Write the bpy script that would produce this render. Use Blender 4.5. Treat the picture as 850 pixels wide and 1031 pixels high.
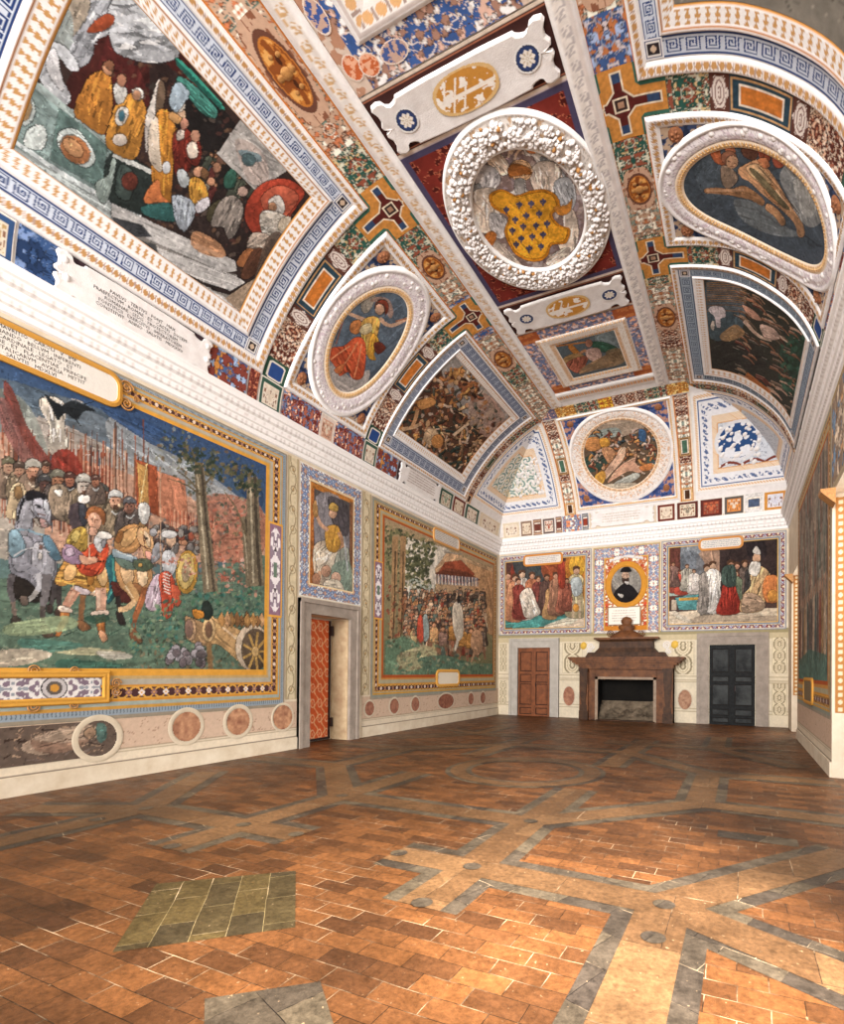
import bpy, math, random
import numpy as np
for o in list(bpy.data.objects): bpy.data.objects.remove(o)
SC=bpy.context.scene; COL=SC.collection
# ---------------------------------------------------------------- camera
FPX,PPX,PPY=532.165,500.0,671.082
XL,XR,S,ZC=-8.149,1.287,17.818,9.42
XC=(XL+XR)/2
_a,_b,_c=[math.radians(v) for v in (24.783,.492,.476)]
_f0=np.array([-math.sin(_a),math.cos(_a),0]);_r0=np.array([math.cos(_a),math.sin(_a),0]);_u0=np.array([0,0,1.])
FW=_f0*math.cos(_b)+_u0*math.sin(_b);_U2=_u0*math.cos(_b)-_f0*math.sin(_b)
RT=_r0*math.cos(_c)+_U2*math.sin(_c);UP=_U2*math.cos(_c)-_r0*math.sin(_c)
CAM=np.array([0,0,1.6])
cd=bpy.data.cameras.new('camera'); cam=bpy.data.objects.new('camera',cd); COL.objects.link(cam)
from mathutils import Matrix, Vector
cam.matrix_world=Matrix(((RT[0],UP[0],-FW[0],CAM[0]),(RT[1],UP[1],-FW[1],CAM[1]),(RT[2],UP[2],-FW[2],CAM[2]),(0,0,0,1)))
cd.sensor_fit='VERTICAL'; cd.sensor_height=36.0
cd.lens=FPX/1031*36.0
cd.shift_x=-(PPX-425)/1031; cd.shift_y=(PPY-515.5)/1031
cd.clip_start=.05; cd.clip_end=200
SC.camera=cam
# ---------------------------------------------------------------- light
w=bpy.data.worlds.new('daylight'); SC.world=w; w.use_nodes=True
bg=w.node_tree.nodes['Background']; bg.inputs[0].default_value=(1,.97,.93,1); bg.inputs[1].default_value=.55
def area(name,loc,target,sx,sy,power,col=(1,1,1),spread=180):
    l=bpy.data.lights.new(name,'AREA'); l.shape='RECTANGLE'; l.size=sx; l.size_y=sy; l.energy=power; l.color=col; l.spread=math.radians(spread)
    o=bpy.data.objects.new(name,l); COL.objects.link(o); o.location=loc
    d=Vector(target)-Vector(loc); o.rotation_euler=d.to_track_quat('-Z','Y').to_euler(); return o
area('daylight_through_near_window',(3.2,8.9,3.6),(-6,7.0,1.5),3.0,3.4,520,(1,.96,.9),150)
area('daylight_through_far_window',(2.9,16.4,3.0),(-4,14.0,1.5),2.0,3.2,330,(1,.96,.9),150)
area('daylight_through_rear_window',(3.0,.2,4.6),(-.8,3.4,0.),1.3,1.4,850,(1,.95,.9),60)
area('added_fill_behind_camera',(XC+.5,-10,5.4),(XC+.6,9,6.6),10,8.0,4500,(1,.97,.945),120)  # added fill lamp behind the camera, shining in where the hall is left unbuilt
vs=SC.view_settings; vs.view_transform='Standard'; vs.look='None'; vs.gamma=1; vs.exposure=-0.38; vs.use_curve_mapping=False
# ---------------------------------------------------------------- helpers
def ray(p):
    p=np.atleast_2d(np.asarray(p,float))
    return FW+RT*((p[:,:1]-PPX)/FPX)-UP*((p[:,1:2]-PPY)/FPX)
def prof(px,pz):
    px=np.array(px,float);pz=np.array(pz,float)
    t=np.r_[0,np.cumsum(np.hypot(np.diff(px),np.diff(pz)))]
    tt=np.linspace(0,t[-1],400);x=np.interp(tt,t,px);z=np.interp(tt,t,pz);k=np.ones(25)/25
    for _ in range(2):
        x=np.convolve(np.pad(x,12,mode='reflect',reflect_type='odd'),k,'valid');z=np.convolve(np.pad(z,12,mode='reflect',reflect_type='odd'),k,'valid')
    x=np.maximum(x,0);t=np.r_[0,np.cumsum(np.hypot(np.diff(x),np.diff(z)))]
    return t,x,z
PL=prof([0.0,0.03,0.1,0.25,0.45,.75,1.1,1.42,1.75,2.05,2.35,2.7,3.07,3.6,4.72],[6.43,6.75,7.05,7.35,7.65,8.02,8.38,8.65,8.88,9.06,9.21,9.33,9.40,9.42,9.42])
PR=prof([0.0,0.0,0.06,0.22,0.45,.7,1.0,1.35,1.65,2.05,2.5,2.8,3.07,3.6,4.72],[6.43,6.8,7.15,7.6,8.02,8.32,8.62,8.9,9.06,9.22,9.35,9.40,9.42,9.42,9.42])
class Plane:
    def __init__(s,kind,val): s.k=kind; s.val=val
    def pos(s,u,v,h=0):
        u=np.asarray(u,float);v=np.asarray(v,float);h=h+0*u
        if s.k=='L': return np.stack([s.val+h,u,v],-1)
        if s.k=='R': return np.stack([s.val-h,u,v],-1)
        if s.k=='B': return np.stack([u,s.val-h,v],-1)
        if s.k=='C': return np.stack([u,v,s.val-h],-1)
        if s.k=='F': return np.stack([u,v,s.val+h],-1)
    def inv(s,p):
        ax={'L':0,'R':0,'B':1,'C':2,'F':2}[s.k]; d=ray(p); k=(s.val-CAM[ax])/d[:,ax]
        q=CAM+d*k[:,None]
        return {'L':q[:,1:],'R':q[:,1:],'B':q[:,[0,2]],'C':q[:,:2],'F':q[:,:2]}[s.k]
class Vault:
    def __init__(s,side):
        s.k=side; s.P=PR if side=='R' else PL
    def pos(s,u,v,h=0):
        t,x,z=s.P;u=np.asarray(u,float);v=np.asarray(v,float);h=h+0*u
        dx=np.interp(v,t,x);dz=np.interp(v,t,z)
        e=.06;tx=np.interp(v+e,t,x)-np.interp(v-e,t,x);tz=np.interp(v+e,t,z)-np.interp(v-e,t,z);L=np.hypot(tx,tz)+1e-9
        dx=dx+h*tz/L;dz=dz-h*tx/L
        if s.k=='L': return np.stack([XL+dx,u+0*v,dz],-1)
        if s.k=='R': return np.stack([XR-dx,u+0*v,dz],-1)
        return np.stack([u+0*v,S-dx,dz],-1)
    def inv(s,p):
        d=ray(p);t,x,z=s.P;out=[]
        lat,al,w,sg={'L':(0,1,XL,1),'R':(0,1,XR,-1),'B':(1,0,S,-1)}[s.k]
        ex=np.diff(x);ez=np.diff(z);c0=(CAM[lat]-w)*sg
        for r in d:
            a=r[lat]*sg;b=r[2];det=a*(-ez)+ex*b
            det=np.where(abs(det)<1e-12,1e-12,det);rx=x[:-1]-c0;rz=z[:-1]-CAM[2]
            k=(rx*(-ez)+ex*rz)/det;m=(a*rz-b*rx)/det
            ok=(k>0)&(m>=-1e-6)&(m<=1+1e-6)
            if ok.any():
                i=np.where(ok)[0][np.argmin(k[ok])];out.append((CAM[al]+k[i]*r[al],t[i]+m[i]*(t[i+1]-t[i])))
            else: out.append((CAM[al]+r[al]*((w-CAM[lat])/r[lat]),(CAM+r*((w-CAM[lat])/r[lat]))[2]-z[0]))
        return np.array(out)
LW=Plane('L',XL);RW=Plane('R',XR);BW=Plane('B',S);CF=Plane('C',ZC);FL=Plane('F',0.)
VL=Vault('L');VR=Vault('R');VB=Vault('B')
def lin(c):
    c=np.asarray(c,float); return np.where(c<=.04045,c/12.92,((np.maximum(c,0)+.055)/1.055)**2.4)
def hx(s):
    if not isinstance(s,str): return np.array(s,float)
    return np.array([int(s[i:i+2],16)/255 for i in (0,2,4)])
def h2(i,j,sd):
    v=np.sin(i*127.1+j*311.7+sd*74.7)*43758.5453; return v-np.floor(v)
def vn(u,v,sd=0):
    i=np.floor(u);j=np.floor(v);f=u-i;g=v-j;f=f*f*(3-2*f);g=g*g*(3-2*g)
    return (h2(i,j,sd)*(1-f)+h2(i+1,j,sd)*f)*(1-g)+(h2(i,j+1,sd)*(1-f)+h2(i+1,j+1,sd)*f)*g
def fbm(u,v,sd=0,o=4):
    r=0;a=.5
    for k in range(o): r=r+a*vn(u*2**k,v*2**k,sd+k);a*=.5
    return r/(1-.5**o)
# ---- materials
MATS={}
def mat(name,col=(.8,.8,.8),rough=.8,attr=False,noise=0,nscale=8,col2=None,bump=0,bscale=40,spec=.3,metal=0,coat=0):
    if name in MATS: return MATS[name]
    m=bpy.data.materials.new(name);m.use_nodes=True;nt=m.node_tree;N=nt.nodes;Lk=nt.links
    b=N['Principled BSDF'];b.inputs['Roughness'].default_value=rough;b.inputs['Specular IOR Level'].default_value=spec;b.inputs['Metallic'].default_value=metal;b.inputs['Coat Weight'].default_value=coat
    tc=N.new('ShaderNodeTexCoord')
    src=None
    if attr:
        at=N.new('ShaderNodeAttribute');at.attribute_name='Col';src=at.outputs['Color']
    c1=tuple(lin(hx(col)));
    if noise:
        n=N.new('ShaderNodeTexNoise');n.inputs['Scale'].default_value=nscale;n.inputs['Detail'].default_value=6;n.inputs['Roughness'].default_value=.65
        Lk.new(tc.outputs['Object'],n.inputs['Vector'])
        mr=N.new('ShaderNodeMapRange');mr.inputs['From Min'].default_value=.3;mr.inputs['From Max'].default_value=.7
        Lk.new(n.outputs['Fac'],mr.inputs['Value'])
        if src is not None:
            mr.inputs['To Min'].default_value=1-noise;mr.inputs['To Max'].default_value=1+noise*.5
            mx=N.new('ShaderNodeVectorMath');mx.operation='SCALE';Lk.new(src,mx.inputs[0]);Lk.new(mr.outputs[0],mx.inputs['Scale']);src=mx.outputs[0]
        else:
            mx=N.new('ShaderNodeMix');mx.data_type='RGBA';mx.inputs[6].default_value=(*c1,1)
            c2=tuple(lin(hx(col2))) if col2 is not None else tuple(np.array(c1)*(1-noise))
            mx.inputs[7].default_value=(*c2,1);Lk.new(mr.outputs[0],mx.inputs[0]);src=mx.outputs[2]
    if src is not None: Lk.new(src,b.inputs['Base Color'])
    else: b.inputs['Base Color'].default_value=(*c1,1)
    if bump:
        n2=N.new('ShaderNodeTexNoise');n2.inputs['Scale'].default_value=bscale;n2.inputs['Detail'].default_value=5
        Lk.new(tc.outputs['Object'],n2.inputs['Vector'])
        bp=N.new('ShaderNodeBump');bp.inputs['Strength'].default_value=bump;bp.inputs['Distance'].default_value=.02
        Lk.new(n2.outputs['Fac'],bp.inputs['Height']);Lk.new(bp.outputs[0],b.inputs['Normal'])
    MATS[name]=m;return m
FR=mat('fresco_paint',attr=True,noise=.12,nscale=14,rough=.85,spec=.15)
FRF=mat('painted_stucco',attr=True,noise=.06,nscale=30,rough=.75,spec=.2,bump=.15)
STU=mat('white_stucco','ece8e6',rough=.8,noise=1,col2='d8d2cf',nscale=6,bump=.25,bscale=60)
OCH=mat('gilded_ochre_stucco','bf8c50',rough=.6,noise=1,col2='8f5e30',nscale=30,spec=.4)
PLA=mat('cream_plaster','dcd0bb',rough=.85,noise=1,col2='c5b49b',nscale=3,bump=.1)
# ---- mesh building
def link(name,me,m,parent=None,kind=None):
    o=bpy.data.objects.new(name,me);COL.objects.link(o)
    if m is not None: me.materials.append(m)
    if parent is not None: o.parent=parent; o.matrix_parent_inverse=parent_inv(parent)
    if kind: o['kind']=kind
    return o
def parent_inv(p):
    return Matrix.Translation(p.location).inverted() if p.type=='EMPTY' else Matrix.Identity(4)
def mk(name,V,Q,m,parent=None,cols=None,smooth=False,kind=None):
    V=np.asarray(V,float).reshape(-1,3);Q=np.asarray(Q,int)
    me=bpy.data.meshes.new(name);me.vertices.add(len(V));me.vertices.foreach_set('co',V.ravel())
    k=Q.shape[1];me.loops.add(Q.size);me.loops.foreach_set('vertex_index',Q.ravel());me.polygons.add(len(Q))
    me.polygons.foreach_set('loop_start',np.arange(0,Q.size,k));me.polygons.foreach_set('loop_total',np.full(len(Q),k))
    me.polygons.foreach_set('use_smooth',np.full(len(Q),bool(smooth)))
    me.update(calc_edges=True)
    if cols is not None:
        at=me.color_attributes.new('Col','FLOAT_COLOR','POINT')
        c=np.ones((len(V),4));c[:,:3]=lin(np.clip(np.asarray(cols).reshape(-1,3),0,1));at.data.foreach_set('color',c.ravel())
    return link(name,me,m,parent,kind)
def grid(nu,nv):
    i,j=np.meshgrid(np.arange(nu-1),np.arange(nv-1),indexing='ij');a=(i*nv+j).ravel()
    return np.stack([a,a+nv,a+nv+1,a+1],1)
class MB:
    def __init__(s): s.V=[];s.Q=[];s.C=[];s.n=0
    def add(s,V,Q,c=None):
        V=np.asarray(V,float).reshape(-1,3);Q=np.asarray(Q,int)
        if Q.shape[1]==3: Q=np.c_[Q,Q[:,2]]
        s.V.append(V);s.Q.append(Q+s.n);s.n+=len(V)
        if c is not None: s.C.append(np.broadcast_to(np.asarray(c,float),(len(V),3)))
    def box(s,x0,x1,y0,y1,z0,z1):
        V=[(x,y,z) for x in (x0,x1) for y in (y0,y1) for z in (z0,z1)]
        s.add(V,[(0,1,3,2),(4,6,7,5),(0,4,5,1),(2,3,7,6),(0,2,6,4),(1,5,7,3)])
    def build(s,name,m,parent=None,smooth=False,kind=None):
        V=np.concatenate(s.V);Q=np.concatenate(s.Q)
        tri=Q[:,2]==Q[:,3];me=bpy.data.meshes.new(name);me.vertices.add(len(V));me.vertices.foreach_set('co',V.ravel())
        ln=np.where(tri,3,4);li=Q.ravel()[np.stack([np.ones(len(Q),bool)]*3+[~tri],1).ravel()]
        me.loops.add(len(li));me.loops.foreach_set('vertex_index',li);me.polygons.add(len(Q))
        me.polygons.foreach_set('loop_start',np.r_[0,np.cumsum(ln)[:-1]]);me.polygons.foreach_set('loop_total',ln)
        me.polygons.foreach_set('use_smooth',np.full(len(Q),bool(smooth)))
        me.update(calc_edges=True)
        if s.C:
            at=me.color_attributes.new('Col','FLOAT_COLOR','POINT');c=np.ones((len(V),4));c[:,:3]=lin(np.clip(np.concatenate(s.C),0,1));at.data.foreach_set('color',c.ravel())
        return link(name,me,m,parent,kind)
def thing(name,label,cat,loc,group=None):
    o=bpy.data.objects.new(name,None);COL.objects.link(o);o.location=[float(v) for v in loc];o.empty_display_size=.1
    return tag(o,label,cat,group)
def tag(o,label,cat,group=None):
    o['label']=label;o['category']=cat
    if group:o['group']=group
    return o
# surface patches
def strip(name,sf,p0,p1,wv,fn,parent=None,h=0.0,hp=None,res=.02,resc=None,m=None,clip=None,ends=(0,0),kind=None):
    """band from p0 to p1 (uv), width vector wv across; fn(a,c,W)->rgb; ends=mitre shift of inner edge"""
    p0=np.array(p0,float);p1=np.array(p1,float);wv=np.array(wv,float);L=np.hypot(*(p1-p0));W=np.hypot(*wv)
    na=max(2,int(L/res)+1);nc=max(2,int(W/(resc or res))+1)
    if hp is not None: nc=max(nc,9)
    a,c=np.meshgrid(np.linspace(0,1,na),np.linspace(0,1,nc),indexing='ij');d=(p1-p0)/L
    A=a*L+c*(ends[0]*(1-a)+ends[1]*a)
    U=p0[0]+d[0]*A+wv[0]*c;V=p0[1]+d[1]*A+wv[1]*c
    H=h+(np.interp(c,*hp) if hp is not None else 0*c)
    P=sf.pos(U,V,H);cols=fn(A,c,W,L)
    return mk(name,P,grid(na,nc),m or (FRF if hp is not None else FR),parent,cols,smooth=hp is not None,kind=kind)
def joinmesh(objs,name):
    """merge several strip meshes of one frame into one object"""
    mb=MB();
    for o in objs:
        me=o.data;V=np.zeros(len(me.vertices)*3);me.vertices.foreach_get('co',V)
        Q=np.zeros(len(me.loops),int);me.loops.foreach_get('vertex_index',Q)
        c=np.zeros(len(me.vertices)*4);me.color_attributes['Col'].data.foreach_get('color',c)
        mb.add(V.reshape(-1,3),Q.reshape(-1,4),c.reshape(-1,4)[:,:3])
    me=bpy.data.meshes.new(name);V=np.concatenate(mb.V);Q=np.concatenate(mb.Q)
    par=objs[0].parent;m=objs[0].data.materials[0];sm=objs[0].data.polygons[0].use_smooth
    for o in objs: d=o.data;bpy.data.objects.remove(o);bpy.data.meshes.remove(d)
    lc=np.concatenate(mb.C);s=np.where(lc<=.0031308,lc*12.92,1.055*np.maximum(lc,1e-9)**(1/2.4)-.055)
    bpy.data.meshes.remove(me)
    return mk(name,V,Q,m,par,s,smooth=sm)
def rframe(name,sf,u0,u1,v0,v1,wd,fn,parent=None,h=0.0,hp=None,res=.02,resc=None,m=None):
    """mitred rectangular band, outer rect, wd=(L,R,B,T) or float"""
    if not hasattr(wd,'__len__'): wd=(wd,)*4
    l,r,b,t=wd;o=[]
    kw=dict(parent=parent,h=h,hp=hp,res=res,resc=resc,m=m)
    if b: o.append(strip(name,sf,(u0,v0),(u1,v0),(0,b),fn,ends=(l,-r),**kw))
    if r: o.append(strip(name,sf,(u1,v0),(u1,v1),(-r,0),fn,ends=(b,-t),**kw))
    if t: o.append(strip(name,sf,(u0,v1),(u1,v1),(0,-t),fn,ends=(l,-r),**kw))
    if l: o.append(strip(name,sf,(u0,v0),(u0,v1),(l,0),fn,ends=(b,-t),**kw))
    return joinmesh(o,name)
def ering(name,sf,cu,cv,r0,r1,fn,parent=None,h=0.0,hp=None,res=.02,resc=None,m=None):
    """elliptical ring, r0=(ru,rv) outer, r1 inner"""
    r0=np.array(r0);r1=np.array(r1);Lc=2*math.pi*math.sqrt((r0[0]**2+r0[1]**2)/2);W=float(np.mean(r0-r1))
    na=int(Lc/res)+1;nc=max(9 if hp is not None else 2,int(W/(resc or res))+1)
    a,c=np.meshgrid(np.linspace(0,1,na),np.linspace(0,1,nc),indexing='ij');th=a*2*math.pi
    ru=r0[0]+(r1[0]-r0[0])*c;rv=r0[1]+(r1[1]-r0[1])*c
    H=h+(np.interp(c,*hp) if hp is not None else 0*c)
    P=sf.pos(cu+ru*np.cos(th),cv+rv*np.sin(th),H)
    return mk(name,P,grid(na,nc),m or (FRF if hp is not None else FR),parent,fn(a*Lc,c,W,Lc),smooth=hp is not None)
def patch(name,sf,u0,u1,v0,v1,fn,parent=None,h=0.0,res=.02,mask=None,m=None,kind=None):
    nu=max(2,int((u1-u0)/res)+1);nv=max(2,int((v1-v0)/res)+1)
    U,V=np.meshgrid(np.linspace(u0,u1,nu),np.linspace(v0,v1,nv),indexing='ij')
    Q=grid(nu,nv);cols=fn(U,V).reshape(-1,3);P=sf.pos(U,V,h).reshape(-1,3)
    if mask is not None:
        uc=U.ravel()[Q].mean(1);vc=V.ravel()[Q].mean(1);Q=Q[mask(uc,vc)]
        used=np.unique(Q);re=np.zeros(len(P),int);re[used]=np.arange(len(used));P=P[used];cols=cols[used];Q=re[Q]
    return mk(name,P,Q,m or FR,parent,cols,kind=kind)
# ---- pattern functions  fn(a,c,W,L)
def mixc(base,mask,col): return np.where(mask[...,None],hx(col) if isinstance(col,str) else col,base)
def fill(a,col): return np.broadcast_to(hx(col),a.shape+(3,)).copy()
def P_flat(col,var=.06,sd=1):
    return lambda a,c,W,L: fill(a,col)*(1-var+2*var*fbm(a*9,c*W*9,sd)[...,None])
KEY=np.array([[ch=='#' for ch in r] for r in ("############","............",".#########..",".#.......#..",".#.#####.#..",".#.#...#.#..",".#.#.#.#.#..",".#.#.###.#..",".#.#.....#..","##.#######.#","............","############")])
def P_key(line='2f4f86',bgc='dfe3ea'):
    def f(a,c,W,L):
        un=W*1.0;k=(a/un*12).astype(int)%12;r=np.clip((c*12).astype(int),0,11)
        return mixc(fill(a,bgc),KEY[r,k],line)
    return f
def P_egg(bgc='ece7e3',egg='c0945c',gap=None,dark='a9938a',w=.36,hh=.36):
    def f(a,c,W,L):
        g=gap or W*.62;x=(a/g)%1-.5;y=c-.5
        b=fill(a,bgc);b=mixc(b,(abs(abs(x)-.5)<.09)&(abs(y)<.36),dark)
        return mixc(b,(x/w)**2+(y/hh)**2<1,egg)
    return f
def P_dots(bgc,col,gap=.05,r=.3):
    def f(a,c,W,L):
        x=(a/gap)%1-.5;y=(c-.5)*W/gap
        return mixc(fill(a,bgc),x*x+y*y<r*r,col)
    return f
def grotf(x,y,ground,pal,sc=14,sd=0,th=.575):
    b=fill(x,ground)*(.86+.28*fbm(x*9+3,y*9,sd)[...,None])
    wx=x+.03*(fbm(x*sc*.6,y*sc*.6,sd+40,2)-.5)*4;lt=pal[-1] if sum(hx(ground))<1.5 else '6a4a3c'
    n=fbm(wx*sc*.8,y*sc*.8,sd+60,2);b=mixc(b,abs(n-.5)<.022,lt)
    n2=fbm(wx*sc*1.1+5,y*sc*1.1,sd+70,2);b=mixc(b,abs(n2-.47)<.013,pal[0])
    for i,col in enumerate(pal):
        n=fbm(x*sc*1.1+i*7.3,y*sc*1.1,sd+i*5,3);b=mixc(b,(n>th+.035),hx(col)*.5);b=mixc(b,(n>th+.05),hx(col));b=mixc(b,(n>th+.1),hx(col)*1.25)
    return b
def P_grot(ground,pal,sc=14,sd=0,edge=None,th=.575):
    def f(a,c,W,L):
        m=np.abs(c-.5)*W;p=W*2.4;x=np.abs(((a/p)%1)-.5)*p
        b=grotf(x,m,ground,pal,sc,sd,th)
        r=np.hypot(x-p*.25,m);b=mixc(b,(r<W*.17)&(r>W*.14),pal[-1]) if W>.2 else b
        if edge: b=mixc(b,(c<.07)|(c>.93),edge)
        return b
    return f
def P_scroll(bgc,col,col2=None,gap=None):
    def f(a,c,W,L):
        g=gap or W*1.1;i=np.floor(a/g);x=(a/g-i-.5)*g;y=(c-.5)*W;sg=np.where(i%2==0,1,-1)
        r=np.hypot(x,y*sg);th=np.arctan2(y*sg,x);b=fill(a,bgc)
        spiral=np.cos(r/(W*.42)*2*np.pi*1.3-th)
        b=mixc(b,(spiral>.25)&(r<W*.46),col)
        b=mixc(b,abs(y-sg*W*.36*np.sin(x/g*np.pi))<W*.07,col)
        if col2: b=mixc(b,r<W*.1,col2)
        return b*(.93+.14*fbm(a*20,c*W*20,3,2)[...,None])
    return f
def P_diamond(ground,light,gold,mid='8e6a68'):
    def f(a,c,W,L):
        x=(a/W)%1-.5;y=c-.5;b=fill(a,ground);k=np.floor(a/W)%2
        b=mixc(b,abs(np.hypot(abs(x)-.5,y)-.42)<.07,gold)
        b=mixc(b,abs(x)+abs(y)<.3,mid);b=mixc(b,(abs(x)+abs(y)<.3)&(k==0),light)
        b=mixc(b,(abs(x)+abs(y)<.1),gold);b=mixc(b,abs(abs(y)-.47)<.03,gold)
        return b
    return f
def P_leaf(bgc='e9e6e4',col='c89c68'):
    def f(a,c,W,L):
        g=W*.55;x=(a/g)%1-.5;y=c;b=fill(a,bgc)
        b=mixc(b,(abs(x)<.28*np.abs(np.sin(y*9)))&(y>.15)&(y<.85),col)
        b=mixc(b,(c<.05),'a86c34');return b
    return f
def P_dentil(bgc,dark):
    def f(a,c,W,L):
        x=(a/(W*.5))%1;return mixc(fill(a,bgc),(x<.28)&(c>.25)&(c<.9),dark)
    return f
def P_bands(lst):
    """[(c0,c1,fn)]"""
    def f(a,c,W,L):
        out=fill(a,'808080')
        for c0,c1,fn in lst:
            fn=P_flat(fn) if isinstance(fn,str) else fn
            r=fn(a,np.clip((c-c0)/(c1-c0),0,1),W*(c1-c0),L);out=np.where(((c>=c0)&(c<=c1))[...,None],r,out)
        return out
    return f
def P_relief(base='e6e1df',dk='b5aaa8',sc=26,sd=2,tint=None):
    def f(a,c,W,L):
        n=fbm(a*sc,c*W*sc,sd,3);b=fill(a,base);b=mixc(b,(n>.47)&(n<.53),dk)
        if tint: b=mixc(b,(n>.64),tint)
        return b
    return f
# ---------------------------------------------------------------- painted canvas
def chaikin(p,n=2):
    for _ in range(n):
        q=np.roll(p,-1,0);p=np.stack([p*.75+q*.25,p*.25+q*.75],1).reshape(-1,2)
    return p
def crom(p,k=4):
    a=np.roll(p,1,0);b=p;c=np.roll(p,-1,0);d=np.roll(p,-2,0);o=[]
    for i in range(k):
        t=i/k;o.append(.5*((2*b)+(-a+c)*t+(2*a-5*b+4*c-d)*t*t+(-a+3*b-3*c+d)*t**3))
    return np.stack(o,1).reshape(-1,2)
class Canvas:
    def __init__(s,sf,u0,u1,v0,v1,res,base='808080',sd=0,top=None):
        s.sf=sf;s.nu=int((u1-u0)/res)+1;s.nv=int((v1-v0)/res)+1;s.b=(u0,u1,v0,v1);s.res=res
        s.U,s.V=np.meshgrid(np.linspace(u0,u1,s.nu),np.linspace(v0,v1,s.nv),indexing='ij')
        s.I=np.broadcast_to(hx(base),(s.nu,s.nv,3)).copy();s.r=random.Random(sd)
        s.du=(u1-u0)/(s.nu-1);s.dv=(v1-v0)/(s.nv-1)
        k=1/(res*14);s.n1=fbm(s.U*k,s.V*k,sd,4);k=1/(res*4);s.n2=fbm(s.U*k,s.V*k,sd+9,3)
        if top is not None:
            g=((s.V-v0)/(v1-v0))[...,None];s.I=hx(base)*(1-g)+hx(top)*g
    def _fill(s,q,col,al=1.0,var=.28,grad=.0,fold=0,clip=None):
        u0,u1,v0,v1=s.b
        i0=max(0,int((q[:,0].min()-u0)/s.du));i1=min(s.nu,int((q[:,0].max()-u0)/s.du)+2)
        j0=max(0,int((q[:,1].min()-v0)/s.dv));j1=min(s.nv,int((q[:,1].max()-v0)/s.dv)+2)
        if i0>=i1 or j0>=j1: return
        U=s.U[i0:i1,j0:j1];V=s.V[i0:i1,j0:j1];ins=np.zeros(U.shape,bool)
        x0,y0=q[-1]
        for x1,y1 in q:
            if y0!=y1:
                t=(V>min(y0,y1))&(V<=max(y0,y1));ins^=t&(U<(V-y0)/(y1-y0)*(x1-x0)+x0)
            x0,y0=x1,y1
        if clip is not None:
            a0,b0,mk_=clip;sub_=np.zeros_like(ins);x0_=max(i0,a0);x1_=min(i1,a0+mk_.shape[0]);y0_=max(j0,b0);y1_=min(j1,b0+mk_.shape[1])
            if x0_>=x1_ or y0_>=y1_: return
            sub_[x0_-i0:x1_-i0,y0_-j0:y1_-j0]=mk_[x0_-a0:x1_-a0,y0_-b0:y1_-b0];ins&=sub_
        if not ins.any(): return
        c=hx(col)*np.ones(U.shape+(3,))
        m=1+var*2*(s.n1[i0:i1,j0:j1]-.5)+var*1.6*(s.n2[i0:i1,j0:j1]-.5)
        if grad:
            cu,cv=q.mean(0);w=max(np.ptp(q[:,0]),1e-3);hh=max(np.ptp(q[:,1]),1e-3)
            m=m*(1+grad*((V-cv)/hh*.9+(U-cu)/w*s.gx))
        c=c*m[...,None];B=s.I[i0:i1,j0:j1];B[ins]=B[ins]*(1-al)+c[ins]*al
        return (i0,j0,ins)
    gx=-.5
    def px(s,pts,col,sm=2,al=1.0,var=.22,grad=.25,fold=0,ol=.35):
        p=np.array(pts,float).reshape(-1,2)
        if sm:p=crom(p)
        q=s.sf.inv(p)
        if ol:
            c=q.mean(0);d=q-c;L=np.hypot(*d.T)[:,None]+1e-6;s._fill(q+d/L*s.res*1.1,hx(col)*.3,min(1,ol*1.7),0)
        ck=s._fill(q,col,al,var,grad,0)
        if ck is None: return
        qc=q-q.mean(0);ext=np.ptp(q,axis=0)
        if min(ext)<s.res*4 or al<.8 and not fold: return
        w_,v_=np.linalg.eigh(qc.T@qc);ax=v_[:,1];mn=v_[:,0];La=np.ptp(qc@ax);Lm=np.ptp(qc@mn);cc=hx(col)
        n=int(3+fold*3.5+min(14,La*Lm/(s.res*9)**2));
        for k in range(n):
            f=s.r.choice((.5,.62,.78,1.22,1.38,1.5));a0=s.r.uniform(-.5,.35);b0=s.r.uniform(-.5,.5);ln_=s.r.uniform(.15,.55);bb=s.r.uniform(-.15,.15)
            if not fold: f=1+(f-1)*.6
            p=q.mean(0)+ax*La*a0+mn*Lm*b0;r_=p+ax*La*ln_+mn*Lm*(bb*.5);mdl=(p+r_)/2+mn*Lm*s.r.uniform(-.08,.08);ww=mn*min(Lm*.05,s.res*2.2)*s.r.uniform(.5,1.2)
            s._fill(np.array([p,mdl+ww,r_,mdl-ww]),np.clip(cc*f,0,1),.75,.1,clip=ck)
    def ln(s,pts,w,col,al=1.0,w2=None,var=.2,grad=0):
        p=np.array(pts,float).reshape(-1,2);w2=w if w2 is None else w2
        if len(p)>2:
            for _ in range(2):
                q=[p[0]]
                for i in range(len(p)-1): q+= [p[i]*.75+p[i+1]*.25,p[i]*.25+p[i+1]*.75]
                p=np.array(q+[p[-1]])
        d=np.gradient(p,axis=0);n=np.stack([-d[:,1],d[:,0]],1);n/=np.hypot(*n.T)[:,None]+1e-9
        ww=np.linspace(w,w2,len(p))[:,None]/2
        s._fill(s.sf.inv(np.r_[p+n*ww,(p-n*ww)[::-1]]),col,al,var,grad)
    def el(s,cx,cy,rx,ry,col,rot=0,al=1.0,var=.2,grad=.3,ol=.3):
        t=np.linspace(0,2*np.pi,15)[:-1];r=math.radians(rot);x=rx*np.cos(t);y=ry*np.sin(t)
        s.px(np.stack([cx+x*math.cos(r)-y*math.sin(r),cy+x*math.sin(r)+y*math.cos(r)],1),col,0,al,var,grad,0,ol)
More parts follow.
